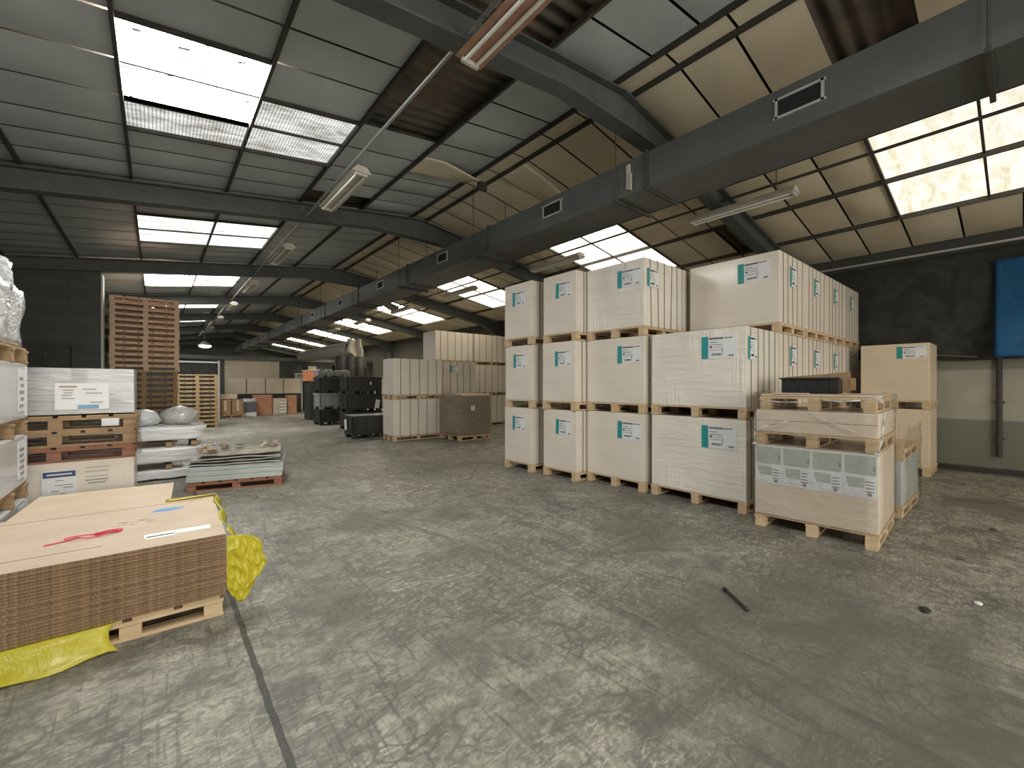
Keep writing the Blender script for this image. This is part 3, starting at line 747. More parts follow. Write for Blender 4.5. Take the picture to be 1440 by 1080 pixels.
# clear stretch film round it
def film(w, d, z0, z1, seed, amp=0.02, nu=72, nv=16, flare=0.0):
    b = MB(); per = 2*(w+d)
    def pos(s):
        s %= per
        if s < w: return (-d/2, w/2-s, (-1,0))
        s -= w
        if s < d: return (-d/2+s, -w/2, (0,-1))
        s -= d
        if s < w: return (d/2, -w/2+s, (1,0))
        s -= w; return (d/2-s, w/2, (0,1))
    V = []
    for i in range(nu):
        x, y, n = pos(per*i/nu); col = []
        for j in range(nv+1):
            v = j/nv; p = Vector((x*2.1+seed, y*2.1, v*3)); k = noise.noise(p*1.5)*amp + flare*v*v + 0.012
            zz = z0+(z1-z0)*v + (0.05*noise.noise(Vector((x*3,y*3,seed))) if j in (0,nv) else 0)
            col.append(b.bm.verts.new((x+n[0]*k, y+n[1]*k, zz)))
        V.append(col)
    for i in range(nu):
        for j in range(nv): b.bm.faces.new((V[i][j], V[(i+1)%nu][j], V[(i+1)%nu][j+1], V[i][j+1]))
    return b
tag(obj('stretch_film', film(1.03, 1.13, 0.12, 1.40, 2.0, 0.018), 'film', loc=near(0,0,0), rot=(0,0,RZ), smooth=True), 'clear stretch film wound round the near stack with the printed carton', 'plastic film')

ff = bpy.data.objects['stretch_film']
def fold(pts, r): return obj('fold_highlight', MB().tube(pts, r, 6), 'silver_wrap', ff, smooth=True)  # pale tubes along the folds, standing in for highlights on the film
fold([(-0.585,0.505,1.03),(-0.59,0.36,1.07),(-0.588,0.20,1.125)], 0.005)
fold([(-0.588,0.02,1.215),(-0.592,-0.12,1.15),(-0.588,-0.34,1.06)], 0.004)
fold([(-0.585,-0.505,0.875),(-0.60,-0.53,1.0),(-0.585,-0.54,1.14),(-0.56,-0.55,1.26)], 0.007)
fold([(-0.575,0.505,0.875),(-0.575,0.503,1.0),(-0.565,0.50,1.2)], 0.004)
fold([(-0.585,-0.10,1.345),(-0.60,-0.25,1.335),(-0.60,-0.38,1.35),(-0.56,-0.53,1.385)], 0.008)
fold([(-0.575,0.44,1.33),(-0.58,0.25,1.315),(-0.575,0.10,1.32)], 0.004)
for yy, zz in ((0.50,0.872),(-0.50,0.872),(-0.52,1.34)):
    obj('corner_highlight', MB().blob((-0.585,yy,zz),(0.012,0.022,0.012),yy*5,0.5,2), 'silver_wrap', ff, smooth=True)  # pale blobs added as white highlights at the film corners
# low stack behind it
pallet(0.94, 1.15, 'wood', (6.93, 1.33, 0), 0, 'pine pallet on the floor under the low grey carton behind the near wrapped stack')
carton(0.92, 1.12, 0.50, 'carton_grey', (6.93,1.33,PH), 0, 'low grey carton in film behind the near wrapped stack', 0, None, None, None)
pallet(0.94, 1.15, 'wood', (6.95, 1.33, PH+0.50), 0.02, 'pine pallet lying on the low grey carton behind the near wrapped stack')
carton(0.5, 0.6, 0.36, 'carton_tan', (7.15,1.30,2*PH+0.50), 0.05, 'small tan carton on the upper pallet behind the near wrapped stack', 0, None, None, None)
tag(obj('stretch_film', film(0.97, 1.18, 0.03, 1.0, 5.0, 0.03), 'film', loc=(6.93,1.33,0), smooth=True), 'clear stretch film round the low stack behind the printed carton', 'plastic film')

# ------------------------------------------------------------------ right wall: tarpaulins, pipe
def tarp(y0, y1, ztop, zbot, x, seed, amp):
    return MB().grid(lambda u, v: (x + amp*noise.noise(Vector(((y0+(y1-y0)*u)*1.3, v*2.2, seed))) - 0.05*math.sin(v*3.1+u*4), y0+(y1-y0)*u, ztop + (zbot(u)-ztop)*v), 50, 26, 0.004)
tag(obj('tarpaulin', tarp(-1.95, 2.98, 3.72, lambda u: 1.93+0.03*math.sin(u*9)+(0.5*max(0,u-0.55)), 10.56, 1.0, 0.05), 'tarp', smooth=True), 'large dark grey tarpaulin sagging along the upper right-hand wall', 'tarpaulin')
tag(obj('tarpaulin', tarp(-1.9, 0.30, 3.50, lambda u: 1.92+0.015*math.sin(u*8), 10.40, 4.0, 0.04), 'tarp_blue', smooth=True), 'blue tarpaulin hanging over the dark one on the right-hand wall', 'tarpaulin')
tag(obj('rope', MB().tube([(10.53,2.9,2.42),(10.52,2.2,2.22),(10.50,1.4,2.05),(10.50,0.5,1.95)],0.014,6), 'strap'), 'dark rope along the lower edge of the dark tarpaulin', 'rope')
t = thing('downpipe', 'rusty dark pipe on the painted wall below the blue tarpaulin', 'pipe', (10.62,0.26,0))
obj('pipe', MB().cyl((0,0,0.3),(0,0,2.0),0.035,10), 'steel_dark', t)
obj('bracket', MB().box((0.02,0,1.2),(0.06,0.12,0.03)).box((0.02,0,0.6),(0.06,0.12,0.03)), 'steel_dark', t)

# ------------------------------------------------------------------ cardboard sheets, front left
RD = math.radians(-1.5)
def dplace(dx, dy, z):   # from the front right corner of the cardboard pile
    c, s = math.cos(RD), math.sin(RD); return (0.345+dx*c-dy*s, 3.31+dx*s+dy*c, z)
SWX, SDY = 2.15, 1.25
t = make_pallet(1.22, 2.10, 'wood', boards=9, nx=6, ny=3)
t.location = dplace(-SWX/2+0.015, SDY/2, 0); t.rotation_euler = (0,0,RD); t['label'] = 'long pine pallet under the pile of corrugated cardboard sheets'
def edge_mat():
    m = mat('cut_corrugated_edge', (0.22,0.12,0.06), 0.9); t = NT(m)
    v = t.coord((260,260,1)); f = t.noise(v, 1, 1)
    t.color(t.ramp(f, [(0.4, (0.15,0.085,0.042)), (0.6, (0.27,0.165,0.085))])); return m
M['board_edge'] = edge_mat()
nsh = 22; th = 0.392/nsh
def sheet_mesh(name, jit):
    me = MB().box((0,0,th/2), (SWX, SDY, th*0.82)).bm
    return me
base = None
for i in range(nsh):
    z = 0.139+th*i; jx, jy = rnd.uniform(-0.004,0.004), rnd.uniform(-0.004,0.004)
    if base is None:
        base = obj('cardboard_sheet', MB().box((0,0,th/2), (SWX,SDY,th*0.74)), ['kraft','board_edge'])
        for p in base.data.polygons: p.material_index = 0 if abs(p.normal.z) > 0.5 else 1
        o = base
    else: o = base.copy(); COL.objects.link(o)
    o.location = dplace(-SWX/2+jx, SDY/2+jy, z); o.rotation_euler = (0,0,RD+rnd.uniform(-0.002,0.002))
    tag(o, 'brown-edged corrugated cardboard sheet within the pile above the yellow plastic', 'cardboard sheet', 'sheets of the cardboard pile')
    if i == nsh-1:
        tag(o, 'topmost cardboard sheet of the front pile with blue mark, red tape and white tape', 'cardboard sheet', 'sheets of the cardboard pile')
        top = o
zt = th*0.875
obj('blue_mark', MB().blob((SWX/2-0.30, 0.30, zt), (0.09,0.05,0.003), 3, 0.3, 3), 'blue_mark', top)
obj('white_tape', MB().box((SWX/2-0.24,-0.38,zt+0.001), (0.34,0.075,0.004)).box((SWX/2-0.33,-0.42,zt+0.001),(0.14,0.05,0.004)), 'white_tape', top)
sc = MB()
for k in range(14): sc.box((SWX/2-0.48+rnd.uniform(-0.1,0.1), 0.02+rnd.uniform(-0.07,0.07), zt), (rnd.uniform(0.02,0.07), 0.008, 0.002), rot=Matrix.Rotation(rnd.uniform(-0.2,0.2),3,'Z'))
obj('red_scribble', sc, 'ink_red', top)
obj('crease', MB().box((-0.3,-0.42,zt),(1.55,0.006,0.002)).box((0.1,0.5,zt),(1.8,0.006,0.002)), 'board_edge', top)
# red strap off-cut lying on it
pts = []
for k in range(26):
    a = k/25*2*math.pi; pts.append((0.12*math.cos(a)*(1+0.2*math.sin(3*a)), 0.035*math.sin(a), 0.006+0.012*abs(math.sin(2*a))))
tg = MB().tube(pts, 0.005, 6).tube([(-0.12,0,0.007),(-0.17,-0.012,0.006),(-0.22,-0.02,0.006)],0.0045,6).tube([(0.0,0.025,0.01),(0.09,0.01,0.016),(0.12,0.015,0.008)],0.009,6)
tag(obj('strap_loop', tg, 'rope_red', loc=dplace(-0.66, 0.46, 0.139+th*nsh-0.003), rot=(0,0,0.10)), 'loop of red plastic strap lying on the cardboard pile', 'strap')
# yellow plastic sheet: one hanging at the front, one at the right end
def yfront(u, v):   # u to the left along the front edge, v outward from under the boards
    x = -0.50-1.7*u - 0.05*math.sin(v*3.0)*(1-u)
    cr = 0.010*noise.noise(Vector((u*9,v*5,3)))+0.006*math.sin(u*26+v*7)+0.008*abs(noise.noise(Vector((u*17,v*9,1))))
    if v < 0.25: return dplace(x, 0.06-0.075*(v/0.25), 0.1385)
    k = (v-0.25)/0.75
    z = 0.137*(1-k)**0.9+0.010
    return dplace(x, -0.018-(0.03+0.14*u)*k-0.05*k*k+cr*2.0*k, max(z+cr*k, 0.006))
def yright(u, v):   # u from front to back along the right end, v outward
    y = -0.0+1.18*u
    w_ = 0.5+0.5*noise.noise(Vector((u*3.5,v*2.5,9)))
    out = (0.36*math.exp(-((u-0.22)/0.30)**2)+0.05)*v
    z = 0.525 - (0.42*v**1.4)*math.exp(-((u-0.02)/0.40)**2) + 0.05*math.sin(u*9+v*5)*v*(1-v)*2 + 0.05*(w_-0.5)
    return dplace(0.006+out, y+0.02, max(z, 0.02))
def yright2(u, v):   # u outward from the front right corner of the pile, v down to the floor
    fold = abs(noise.noise(Vector((u*5+v*2,v*4,1))))+0.6*abs(noise.noise(Vector((u*6,v*7-u*3,5))))
    wd = 0.125+0.105*math.sin(math.pi*min(1, 0.12+v*0.78))+0.012*math.sin(v*13)
    x = 0.004+wd*u
    y = -0.004+0.07*u+0.060*(fold-0.30)*min(1, u*4)
    z = 0.512-0.050*u*u-(0.335+0.125*math.sin(math.pi*min(1,u*0.95)))*v+0.03*u*v*v
    return dplace(x, y, z)
t = thing('plastic_sheet', 'crumpled yellow plastic sheet spilling from under the front cardboard pile', 'plastic sheet', dplace(-0.8,0,0))
def tol(fn, o):
    L = o.location
    return lambda u, v: Vector(fn(u, v))-L
obj('front_fold', MB().grid(tol(yfront, t), 40, 18, 0.003), 'yellow', t, smooth=True)
obj('end_fold', MB().grid(tol(yright2, t), 30, 40, 0.002), 'yellow', t, smooth=True)
def ytop(u, v):
    return dplace(0.004+0.045*v+0.015*math.sin(u*14), 0.02+1.24*u, 0.535+0.012*math.sin(u*17+1)-0.07*v*v)
obj('edge_fold', MB().grid(tol(ytop, t), 30, 5, 0.004), 'yellow', t, smooth=True)
obj('corner_fold', MB().grid(tol(lambda u, v: dplace(-0.32+0.34*u, 1.18+0.08*v, 0.538+0.015*u*(1-v)), t), 10, 4, 0.004), 'yellow', t, smooth=True)

# second pile of boards behind
pallet(0.9, 0.92, 'wood', (-0.36, 5.12, 0), 0, 'pine pallet under the flat bundle of tan boards behind the cardboard pile')
t = thing('board_bundle', 'flat bundle of tan boards behind the front cardboard pile', 'boards', (-0.36, 5.12, PH), math.radians(-3))
bb = MB()
for k in range(6): bb.box((0.004*((k*7)%3-1), 0, 0.03+0.06*k), (0.94,0.92,0.058), 0.003)
obj('boards', bb, 'kraft', t)
# ------------------------------------------------------------------ left wrapped stacks
def print_lines(parent, face_x, y0, z0, rows, m='ink_grey', axis='x'):
    b = MB()
    for (dy, w_, dz, h_) in rows: b.box((face_x, y0+dy, z0+dz), (0.003, w_, h_)) if axis == 'x' else b.box((y0+dy, face_x, z0+dz), (w_, 0.003, h_))
    return obj('print', b, m, parent)
LXC, LYC = -1.405, 5.22
def lunit(z, h, label, plabel, m, kind='carton'):
    pallet(1.04, 1.04, 'wood_dark', (LXC, LYC, z), 0, plabel, 'pallets of the wrapped stack at the left', skids='x')
    if kind == 'carton':
        t = thing('carton', label, 'carton', (LXC, LYC, z+PH))
        obj('body', MB().box((0,0,h/2), (1.03,1.03,h), 0.01), m, t)
        s = obj('label', MB().box((0.518, 0.26, h*0.52), (0.004,0.22,h*0.75)), 'label', t)
        b = MB()
        for k in range(5): b.box((0.5215, 0.26+rnd.uniform(-0.02,0.02), h*(0.25+0.12*k)), (0.003, 0.12+rnd.uniform(0,0.05), 0.022))
        obj('print', b, 'ink_grey', s)
        obj('tape', MB().box((0.5175,0.43,h/2),(0.003,0.07,h*0.9)), 'white_tape', t)
        return t
lunit(0.0, 0.36, 'white wrapped carton at the bottom of the stack at the left edge', 'weathered pallet on the floor at the left edge', 'carton_grey')
lunit(0.50, 0.42, 'white wrapped carton with a long label, middle of the stack at the left edge', 'weathered pallet under the middle carton at the left edge', 'carton_grey')
lunit(1.06, 0.48, 'white wrapped carton just below the silver load at the left edge', 'weathered pallet under the upper carton at the left edge', 'carton_grey')
pallet(1.04, 1.04, 'wood_dark', (LXC, LYC, 1.68), 0, 'weathered pallet under the silver wrapped load at the left edge', 'pallets of the wrapped stack at the left')
t = thing('wrapped_load', 'lumpy load in crinkled silver plastic on top of the stack at the left edge', 'load', (LXC, LYC, 1.68+PH))
def lump(c, d, seed, amp):
    b = MB(); b.box((0,0,0), d)
    bmesh.ops.subdivide_edges(b.bm, edges=b.bm.edges, cuts=9, use_grid_fill=True)
    for v in b.bm.verts:
        p = v.co; k = noise.noise(p*4+Vector((seed,0,0)))*amp + noise.noise(p*11+Vector((0,seed,0)))*amp*0.4
        n = Vector((p.x/d[0], p.y/d[1], p.z/d[2])); n.normalize(); v.co = p*0.98 + n*k
    bmesh.ops.translate(b.bm, verts=b.bm.verts, vec=c); return b
obj('wrapped_block', lump((0,0,0.26), (1.0,1.0,0.50), 2, 0.03), 'silver_wrap', t, smooth=True)
obj('wrapped_bag', lump((0.05,-0.06,0.60), (0.85,0.72,0.24), 5, 0.05), 'silver_wrap', t, smooth=True)
obj('loose_film', MB().blob((0.30,0.02,0.74), (0.12,0.16,0.12), 8, 0.5, 3), 'silver_wrap', t, smooth=True)

# white wide stack (labels with blue)
WX, WY = -0.76, 6.44
WW = 1.18; WD = 0.95
def front_obj(name, parent, xc, zc, w_, h_, m, depth=0.004, y=None): return obj(name, MB().box((xc, (-WD/2-0.003) if y is None else y, zc), (w_, depth, h_)), m, parent)
pallet(WD, WW, 'wood', (WX, WY, 0), 0, 'pine pallet on the floor under the white carton with the navy label')
t = thing('carton', 'white carton with a navy-headed label below the three stacked pallets', 'carton', (WX, WY, PH))
obj('body', MB().box((0,0,0.30), (WW-0.02, WD-0.02, 0.60), 0.006), 'carton', t)
l1 = front_obj('label', t, 0.04, 0.40, 0.24, 0.26, 'label')
front_obj('label_header', l1, 0.04, 0.49, 0.22, 0.055, 'ink_blue', 0.004, -WD/2-0.005)
front_obj('header_text', l1, 0.04, 0.49, 0.17, 0.012, 'label', 0.004, -WD/2-0.007)
b = MB()
for (dx, dz, w_) in ((0.0,0.43,0.06),(0.03,0.385,0.12),(0.06,0.36,0.07),(-0.03,0.33,0.05),(0.02,0.30,0.04)): b.box((0.04+dx, -WD/2-0.0055, dz), (w_, 0.003, 0.008))
obj('print', b, 'ink_grey', l1)
b = MB()
for (dz, w_, h_) in ((0.53,0.18,0.006),(0.49,0.17,0.007),(0.44,0.16,0.006),(0.405,0.17,0.012),(0.375,0.13,0.012)): b.box((0.30, -WD/2+0.009, dz), (w_, 0.004, h_))
obj('print', b, 'ink_grey', t)
z = 0.737
for k in range(3):
    pallet(WD, WW, 'wood_dark' if k else 'wood_rust', (WX+0.005*k, WY, z), 0, 'worn empty pallet in clear film, %s up between the two white cartons' % ('first','second','third')[k], 'empty pallets between the white cartons', h=0.15)
    z += 0.151
tag(obj('stretch_film', film(WD+0.02, WW+0.02, 0.62, 1.15, 9.0, 0.012, 60, 8), 'film', loc=(WX,WY,0), rot=(0,0,math.radians(90)), smooth=True) if False else obj('stretch_film', film(WD+0.03, WW+0.03, 0.66, 1.17, 9.0, 0.012, 60, 8), 'film', loc=(WX,WY,0), smooth=True), 'clear film round the three empty pallets between the white cartons', 'plastic film')
ZT = z
t = thing('carton', 'white film-wrapped carton with a light blue label on top of the empty pallets', 'carton', (WX, WY, ZT+0.0))
obj('body', lump((0,0,0.24), (WW,WD,0.46), 3, 0.008), 'grey_wrap', t, smooth=False)
l1 = front_obj('label', t, 0.20, 0.19, 0.38, 0.26, 'label', 0.004, -WD/2-0.012)
front_obj('label_bar', l1, 0.24, 0.085, 0.15, 0.04, 'ink_lightblue', 0.004, -WD/2-0.014)
b = MB()
for (dx, dz, w_) in ((-0.10,0.25,0.08),(-0.10,0.225,0.06),(-0.11,0.20,0.07),(-0.10,0.17,0.09),(0.05,0.26,0.10),(0.08,0.22,0.12),(0.10,0.13,0.09)): b.box((0.20+dx, -WD/2-0.0145, dz), (w_, 0.003, 0.009))
obj('print', b, 'ink_grey', l1)
front_obj('label_heading', l1, 0.10, 0.285, 0.12, 0.014, 'ink_red', 0.004, -WD/2-0.014)
tag(obj('card', MB().box((0,0,0),(0.13,0.004,0.075)).box((-0.02,-0.003,0),(0.03,0.003,0.04)), 'label', loc=(WX+0.40,WY-WD/2-0.02,ZT-0.075)), 'small white card stuck in the topmost empty pallet gap', 'card')

# ------------------------------------------------------------------ padded white stack with bags
HX, HY = 0.05, 9.02
zz = 0.0
for k, hgt in enumerate((0.16, 0.27, 0.24)):
    if k: 
        tag(obj('batten', MB().box((-0.35,0,0.035),(0.08,0.8,0.07)).box((0.1,0,0.035),(0.08,0.8,0.07)).box((0.42,0,0.035),(0.08,0.8,0.07)), 'wood_dark', loc=(HX,HY,zz)), 'dark timber battens under the %s white padded sheet pack' % ('','middle','upper')[k], 'batten')
        zz += 0.07
    b = MB().box((0,0,0),(1.06,0.88,hgt))
    bmesh.ops.subdivide_edges(b.bm, edges=b.bm.edges, cuts=8, use_grid_fill=True)
    for v in b.bm.verts:
        e = max(abs(v.co.x)/0.53, abs(v.co.y)/0.44); bulge = 1-0.25*e**4
        v.co.z = v.co.z*bulge + 0.012*noise.noise(Vector((v.co.x*5,v.co.y*5,k*3)))
        if v.co.x > 0.45 and v.co.z > 0: v.co.z += 0.02; v.co.x += 0.05
        v.co.z += hgt/2
    zz += 0.008
    tag(obj('sheet_pack', b, 'white_wrap', loc=(HX,HY,zz), smooth=True), 'white plastic-wrapped sheet pack, %s of the three behind the grey panels' % ('lowest','middle','uppermost')[k], 'sheet pack', 'white wrapped sheet packs')
    zz += hgt
tag(obj('bag', MB().blob((0,0,0.11),(0.21,0.19,0.15),4,0.2,3,-0.11), 'silver_wrap', loc=(HX-0.20,HY-0.10,zz+0.0), smooth=True), 'clear crumpled plastic bag on the white sheet packs', 'bag')
tag(obj('bag', MB().blob((0,0,0.13),(0.27,0.25,0.17),6,0.15,3,-0.13), 'grey_bag', loc=(HX+0.24,HY+0.06,zz), smooth=True), 'round grey-white stuffed bag on the white sheet packs', 'bag')

# ------------------------------------------------------------------ grey panels on red-brown pallet
RG = math.radians(-14); c, s = math.cos(RG), math.sin(RG)
gx, gy = 0.31+0.58*c-0.45*(-s)*-1*0+0.45*(-s), 7.35+0.58*s+0.45*c
pallet(0.88, 1.16, 'wood_rust', (gx,gy,0), RG, 'red-brown pallet under the grey panels near the floor joint', boards=6)
zz = PH
for k, (hh, w_, mm) in enumerate(((0.075,1.16,'slab'),(0.07,1.17,'slab'),(0.065,1.15,'slab'))):
    b = MB().box((0,0,hh/2),(w_,0.9,hh-0.004),0.004)
    tag(obj('panel', b, mm, loc=(gx+0.01*k,gy,zz), rot=(0,0,RG)), 'thick grey panel, %s on the red-brown pallet' % ('lowest','middle','uppermost')[k], 'panel', 'grey panels on the red-brown pallet'); zz += hh
for k in range(4):
    w_ = 1.18-0.05*k; sd = k*3.3
    b = MB().grid(lambda u, v: ((u-0.5)*w_, (v-0.5)*0.9, 0.016+0.012*noise.noise(Vector((u*4,v*4,sd)))+0.02*(abs(u-0.5)*2)**4*(1 if k%2 else -0.5)+0.004), 24, 14, 0.012)
    tag(obj('sheet', b, 'slab_dirty' if k in (1,3) else 'slab', loc=(gx-0.03+0.02*k,gy,zz+0.008), rot=(0,0,RG+0.02*(k-1))), 'thin warped dirty sheet, %s above the grey panels' % ('lowest','second','third','topmost')[k], 'sheet', 'warped sheets on the grey panels'); zz += 0.042
for k in range(16):
    u = rnd.uniform(-0.45,0.5); v = rnd.uniform(0.0,0.40) if k < 10 else rnd.uniform(-0.35,0.1)
    if k >= 10: u = rnd.uniform(-0.52,-0.30)
    px = gx+u*c-v*s; py = gy+u*s+v*c
    L = rnd.uniform(0.07,0.18); sd = k*1.7
    b = MB().grid(lambda a, q: ((a-0.5)*L, (q-0.5)*L*0.6, 0.02+0.03*abs(noise.noise(Vector((a*4,q*4,sd))))+0.03*a*a), 8, 6, 0.008)
    tag(obj('scrap_piece', b, ('scrap','slab_dirty','kraft','wood_dark')[k%4], loc=(px,py,zz+0.012), rot=(rnd.uniform(-0.1,0.1),rnd.uniform(-0.1,0.1),rnd.uniform(0,6))), 'crumpled board scrap lying on the dirty sheets over the grey panels', 'scrap', 'scraps on the grey panels')

# ------------------------------------------------------------------ bare pallet stacks
def stack(x, y, n, w_, d_, m, label, group, h, nlow=None, rz=0.0):
    for i in range(n):
        hi = n-i
        mm = m if (nlow is None or i >= nlow) else 'wood_dark'
        pallet(w_, d_, mm, (x+rnd.uniform(-0.01,0.01)-(0.03 if (nlow and i < nlow) else 0), y+rnd.uniform(-0.01,0.01), i*h), rz+rnd.uniform(-0.008,0.008), label % ORD[hi], group, h=h-0.001, boards=5)
stack(-0.21, 14.62, 26, 1.1, 1.34, 'wood_red', 'empty pallet, %s from the top of the tall reddish stack', 'tall stack of empty pallets', 0.1405, 13)
stack(1.06, 18.3, 13, 1.0, 1.16, 'wood_yellow', 'empty pallet, %s from the top of the low yellowish stack', 'low stack of empty pallets', 0.1405)
# dark booth behind the low stack
t = thing('booth', 'dark booth with a pale frame behind the low pallet stack', 'booth', (1.36, 22.6, 0))
obj('panel', MB().box((0,0,1.2),(1.36,1.0,2.4),0.01), 'tarp', t)
obj('roof_edge', MB().box((-0.05,-0.51,2.42),(1.4,0.05,0.06)), 'galv_light', t)
obj('post', MB().box((0.69,-0.52,1.25),(0.06,0.06,2.5)), 'galv_light', t)
# one lit pendant lamp
t = thing('pendant_lamp', 'lit pendant lamp glowing white above the dark booth', 'lamp', (1.42, 20.0, 2.95))
obj('shade', MB().cyl((0,0,0.02),(0,0,0.16),0.22,20,0.07), 'steel_dark', t)
lm = bpy.data.materials.new('lit_lamp'); lm.use_nodes = True
lm.node_tree.nodes['Principled BSDF'].inputs['Emission Color'].default_value = (0.85,0.95,1,1); lm.node_tree.nodes['Principled BSDF'].inputs['Emission Strength'].default_value = 12
obj('bulb', MB().blob((0,0,0),(0.2,0.2,0.07),0,0.0,3), lm, t, smooth=True)
obj('cord', MB().cyl((0,0,0.15),(0,0,roof(1.42)-0.2-2.95),0.008,6), 'strap', t)

# ------------------------------------------------------------------ black and grey bins
def bin_(x, y, z, w_, d_, h_, m, label, open_top=True):
    t = thing('bin', label, 'bin', (x,y,z), 0, 'plastic pallet bins')
    b = MB(); k = 0.03
    b.box((0,0,0.13),(w_-0.02,d_-0.02,0.03))
    for sx in (-1,1): b.box((sx*(w_/2-k/2),0,(h_+0.1)/2),(k,d_,h_-0.1),0.006)
    for sy in (-1,1): b.box((0,sy*(d_/2-k/2),(h_+0.1)/2),(w_,k,h_-0.1),0.006)
    for i in range(4): b.box((-w_/2+w_*(i+0.5)/4,-d_/2-0.006,(h_+0.1)/2),(0.03,0.014,h_-0.14))
    for i in range(3): b.box((-w_/2-0.006,-d_/2+d_*(i+0.5)/3,(h_+0.1)/2),(0.014,0.03,h_-0.14))
    obj('body', b, m, t)
    r = MB()
    for sx in (-1,1): r.box((sx*w_/2,0,h_-0.025),(0.05,d_+0.04,0.05),0.006)
    for sy in (-1,1): r.box((0,sy*d_/2,h_-0.025),(w_+0.04,0.05,0.05),0.006)
    obj('rim', r, m, t)
    for sx in (-1,0,1):
        for sy in (-1,1): obj('foot', MB().box((sx*(w_/2-0.08),sy*(d_/2-0.08),0.058),(0.14,0.14,0.116),0.006), m, t)
    return t
b1 = bin_(4.60, 12.02, 0, 1.0, 0.66, 0.62, 'black_plastic', 'single black plastic bin with a tilted white tag, beside the far cartons')
tgq = obj('tag', MB().box((-0.53,0.10,0.38),(0.006,0.17,0.30),rot=None), 'label', b1); tgq.rotation_euler = (math.radians(-8),0,0)
obj('film_cover', MB().box((0,0,0.628),(1.0,0.66,0.008)), 'silver_wrap', b1)
for k, (m, lb) in enumerate((('black_plastic','black plastic bin at the bottom of the far bin stack'),('grey_plastic','grey plastic bin between two black ones in the far bin stack'),('black_plastic','black plastic bin on top of the grey bin'))):
    q = bin_(5.06, 16.6, 0.582*k, 1.1, 0.8, 0.58, m, lb)
    if k == 2: obj('lid', MB().box((0,0,0.584),(1.12,0.82,0.016),0.004), m, q)
for k in range(3):
    q = bin_(5.32, 14.4, 0.582*k, 1.15, 0.8, 0.58, 'black_plastic', 'black plastic bin, %s of the stack behind the single tagged bin' % ('lowest','middle','uppermost')[k])
    if k == 1:
        g = obj('tag', MB().box((0.36,-0.42,0.32),(0.15,0.006,0.28)), 'label', q); g.rotation_euler = (0, math.radians(10), 0)
    if k == 2: obj('sticker', MB().box((0.18,-0.42,0.36),(0.05,0.006,0.10)), 'label', q)
for k in range(4):
    b = MB().box((0,0,0),(0.27,0.45,0.26+0.05*(k%2)))
    bmesh.ops.subdivide_edges(b.bm, edges=b.bm.edges, cuts=7, use_grid_fill=True)
    for v in b.bm.verts:
        p = v.co.copy(); q = noise.noise(p*6+Vector((k*5,0,0)))*0.035
        v.co.x = p.x*0.98+q*0.3; v.co.z = max(p.z*(1-0.35*(abs(p.x)/0.135)**3)*(1 if p.z>0 else 0.8)+q, -0.12)
    tag(obj('sack', b, 'sack_grey', loc=(4.62+0.30*k,16.6,1.757+0.12), smooth=True), 'grey lumpy sack, %s from the left on the far bin stack' % ORD[k+1], 'sack', 'sacks on the far bin stack')
tag(obj('curtain', MB().grid(lambda u, v: (5.5+1.3*u, 17.75+0.06*math.sin(u*22), 2.65-2.65*v), 40, 4, 0.01), 'tarp', smooth=True), 'black curtain hanging behind the far bins', 'curtain')

# ------------------------------------------------------------------ far end: partition and stored goods
PY = 27.0
struct('wall_partition', MB().box((-0.42,PY+0.1,1.4),(6.36,0.2,2.8)).box((8.02,PY+0.1,1.4),(5.3,0.2,2.8)), 'block')
struct('trim_40', MB().box((4.05,PY+0.08,1.4),(2.6,0.16,2.8)), 'cream_board')
struct('trim_41', MB().box(((XL+XR)/2,PY-0.05,2.88),(XR-XL-0.1,0.2,0.2)), 'steel')
d1 = struct('door_1', MB().box((6.55,PY-0.04,1.0),(0.5,0.05,2.0)).box((7.1,PY-0.04,1.0),(0.42,0.05,2.0)), 'slab')
obj('door_frame', MB().box((6.2,PY-0.06,1.02),(0.12,0.08,2.04)).box((7.72,PY-0.06,1.02),(0.26,0.08,2.04)).box((6.95,PY-0.06,2.08),(1.7,0.08,0.10)), 'white_paint', d1)
obj('door_panel', MB().box((6.72,PY-0.075,1.0),(0.16,0.02,1.9)).box((7.1,PY-0.075,1.0),(0.14,0.02,1.9)), 'white_paint', d1)
def simple_box(name, x, y, z, w_, d_, h_, m, label, cat, rz=0.0, group=None, flaps=False, tape=None):
    t = thing(name, label, cat, (x,y,z), rz, group)
    obj('body', MB().box((0,0,h_/2),(w_,d_,h_),0.012), m, t)
    if flaps: obj('lid', MB().box((0,0,h_-0.10),(w_+0.03,d_+0.03,0.2),0.01), m, t)
    if tape: obj('tape', MB().box((0,-d_/2-0.003,h_*0.6),(0.08,0.006,h_*0.7)), tape, t)
    return t
# brown cartons next to the low pallet stack
for k in range(2): simple_box('carton', 2.33+0.47*k, 22.9, PH, 0.44, 0.7, 0.66, 'kraft_dark', 'dark kraft carton, %s of the pair beside the low pallet stack' % ('nearer the stack','away from the stack')[k], 'carton', 0, 'kraft cartons at the far end', tape='kraft')
pallet(0.75, 1.0, 'wood_dark', (2.56,22.9,0), 0, 'dark pallet under the pair of kraft cartons beside the low pallet stack')
simple_box('carton', 2.5, 23.3, PH+0.68, 0.7, 0.4, 0.22, 'kraft', 'flat kraft carton lying on the pair of dark kraft cartons', 'carton')
t = thing('wrapped_load', 'clear-wrapped load with dark goods between the kraft cartons and the brown bin', 'load', (3.33,23.4,0))
obj('base_pack', MB().box((0,0,0.09),(0.56,0.7,0.18),0.02), 'white_wrap', t); obj('goods', MB().box((0,0,0.43),(0.54,0.64,0.48),0.03), 'goods_dark', t)
obj('film_top', lump((0,0,0.74),(0.5,0.6,0.14),4,0.04), 'silver_wrap', t, smooth=True)
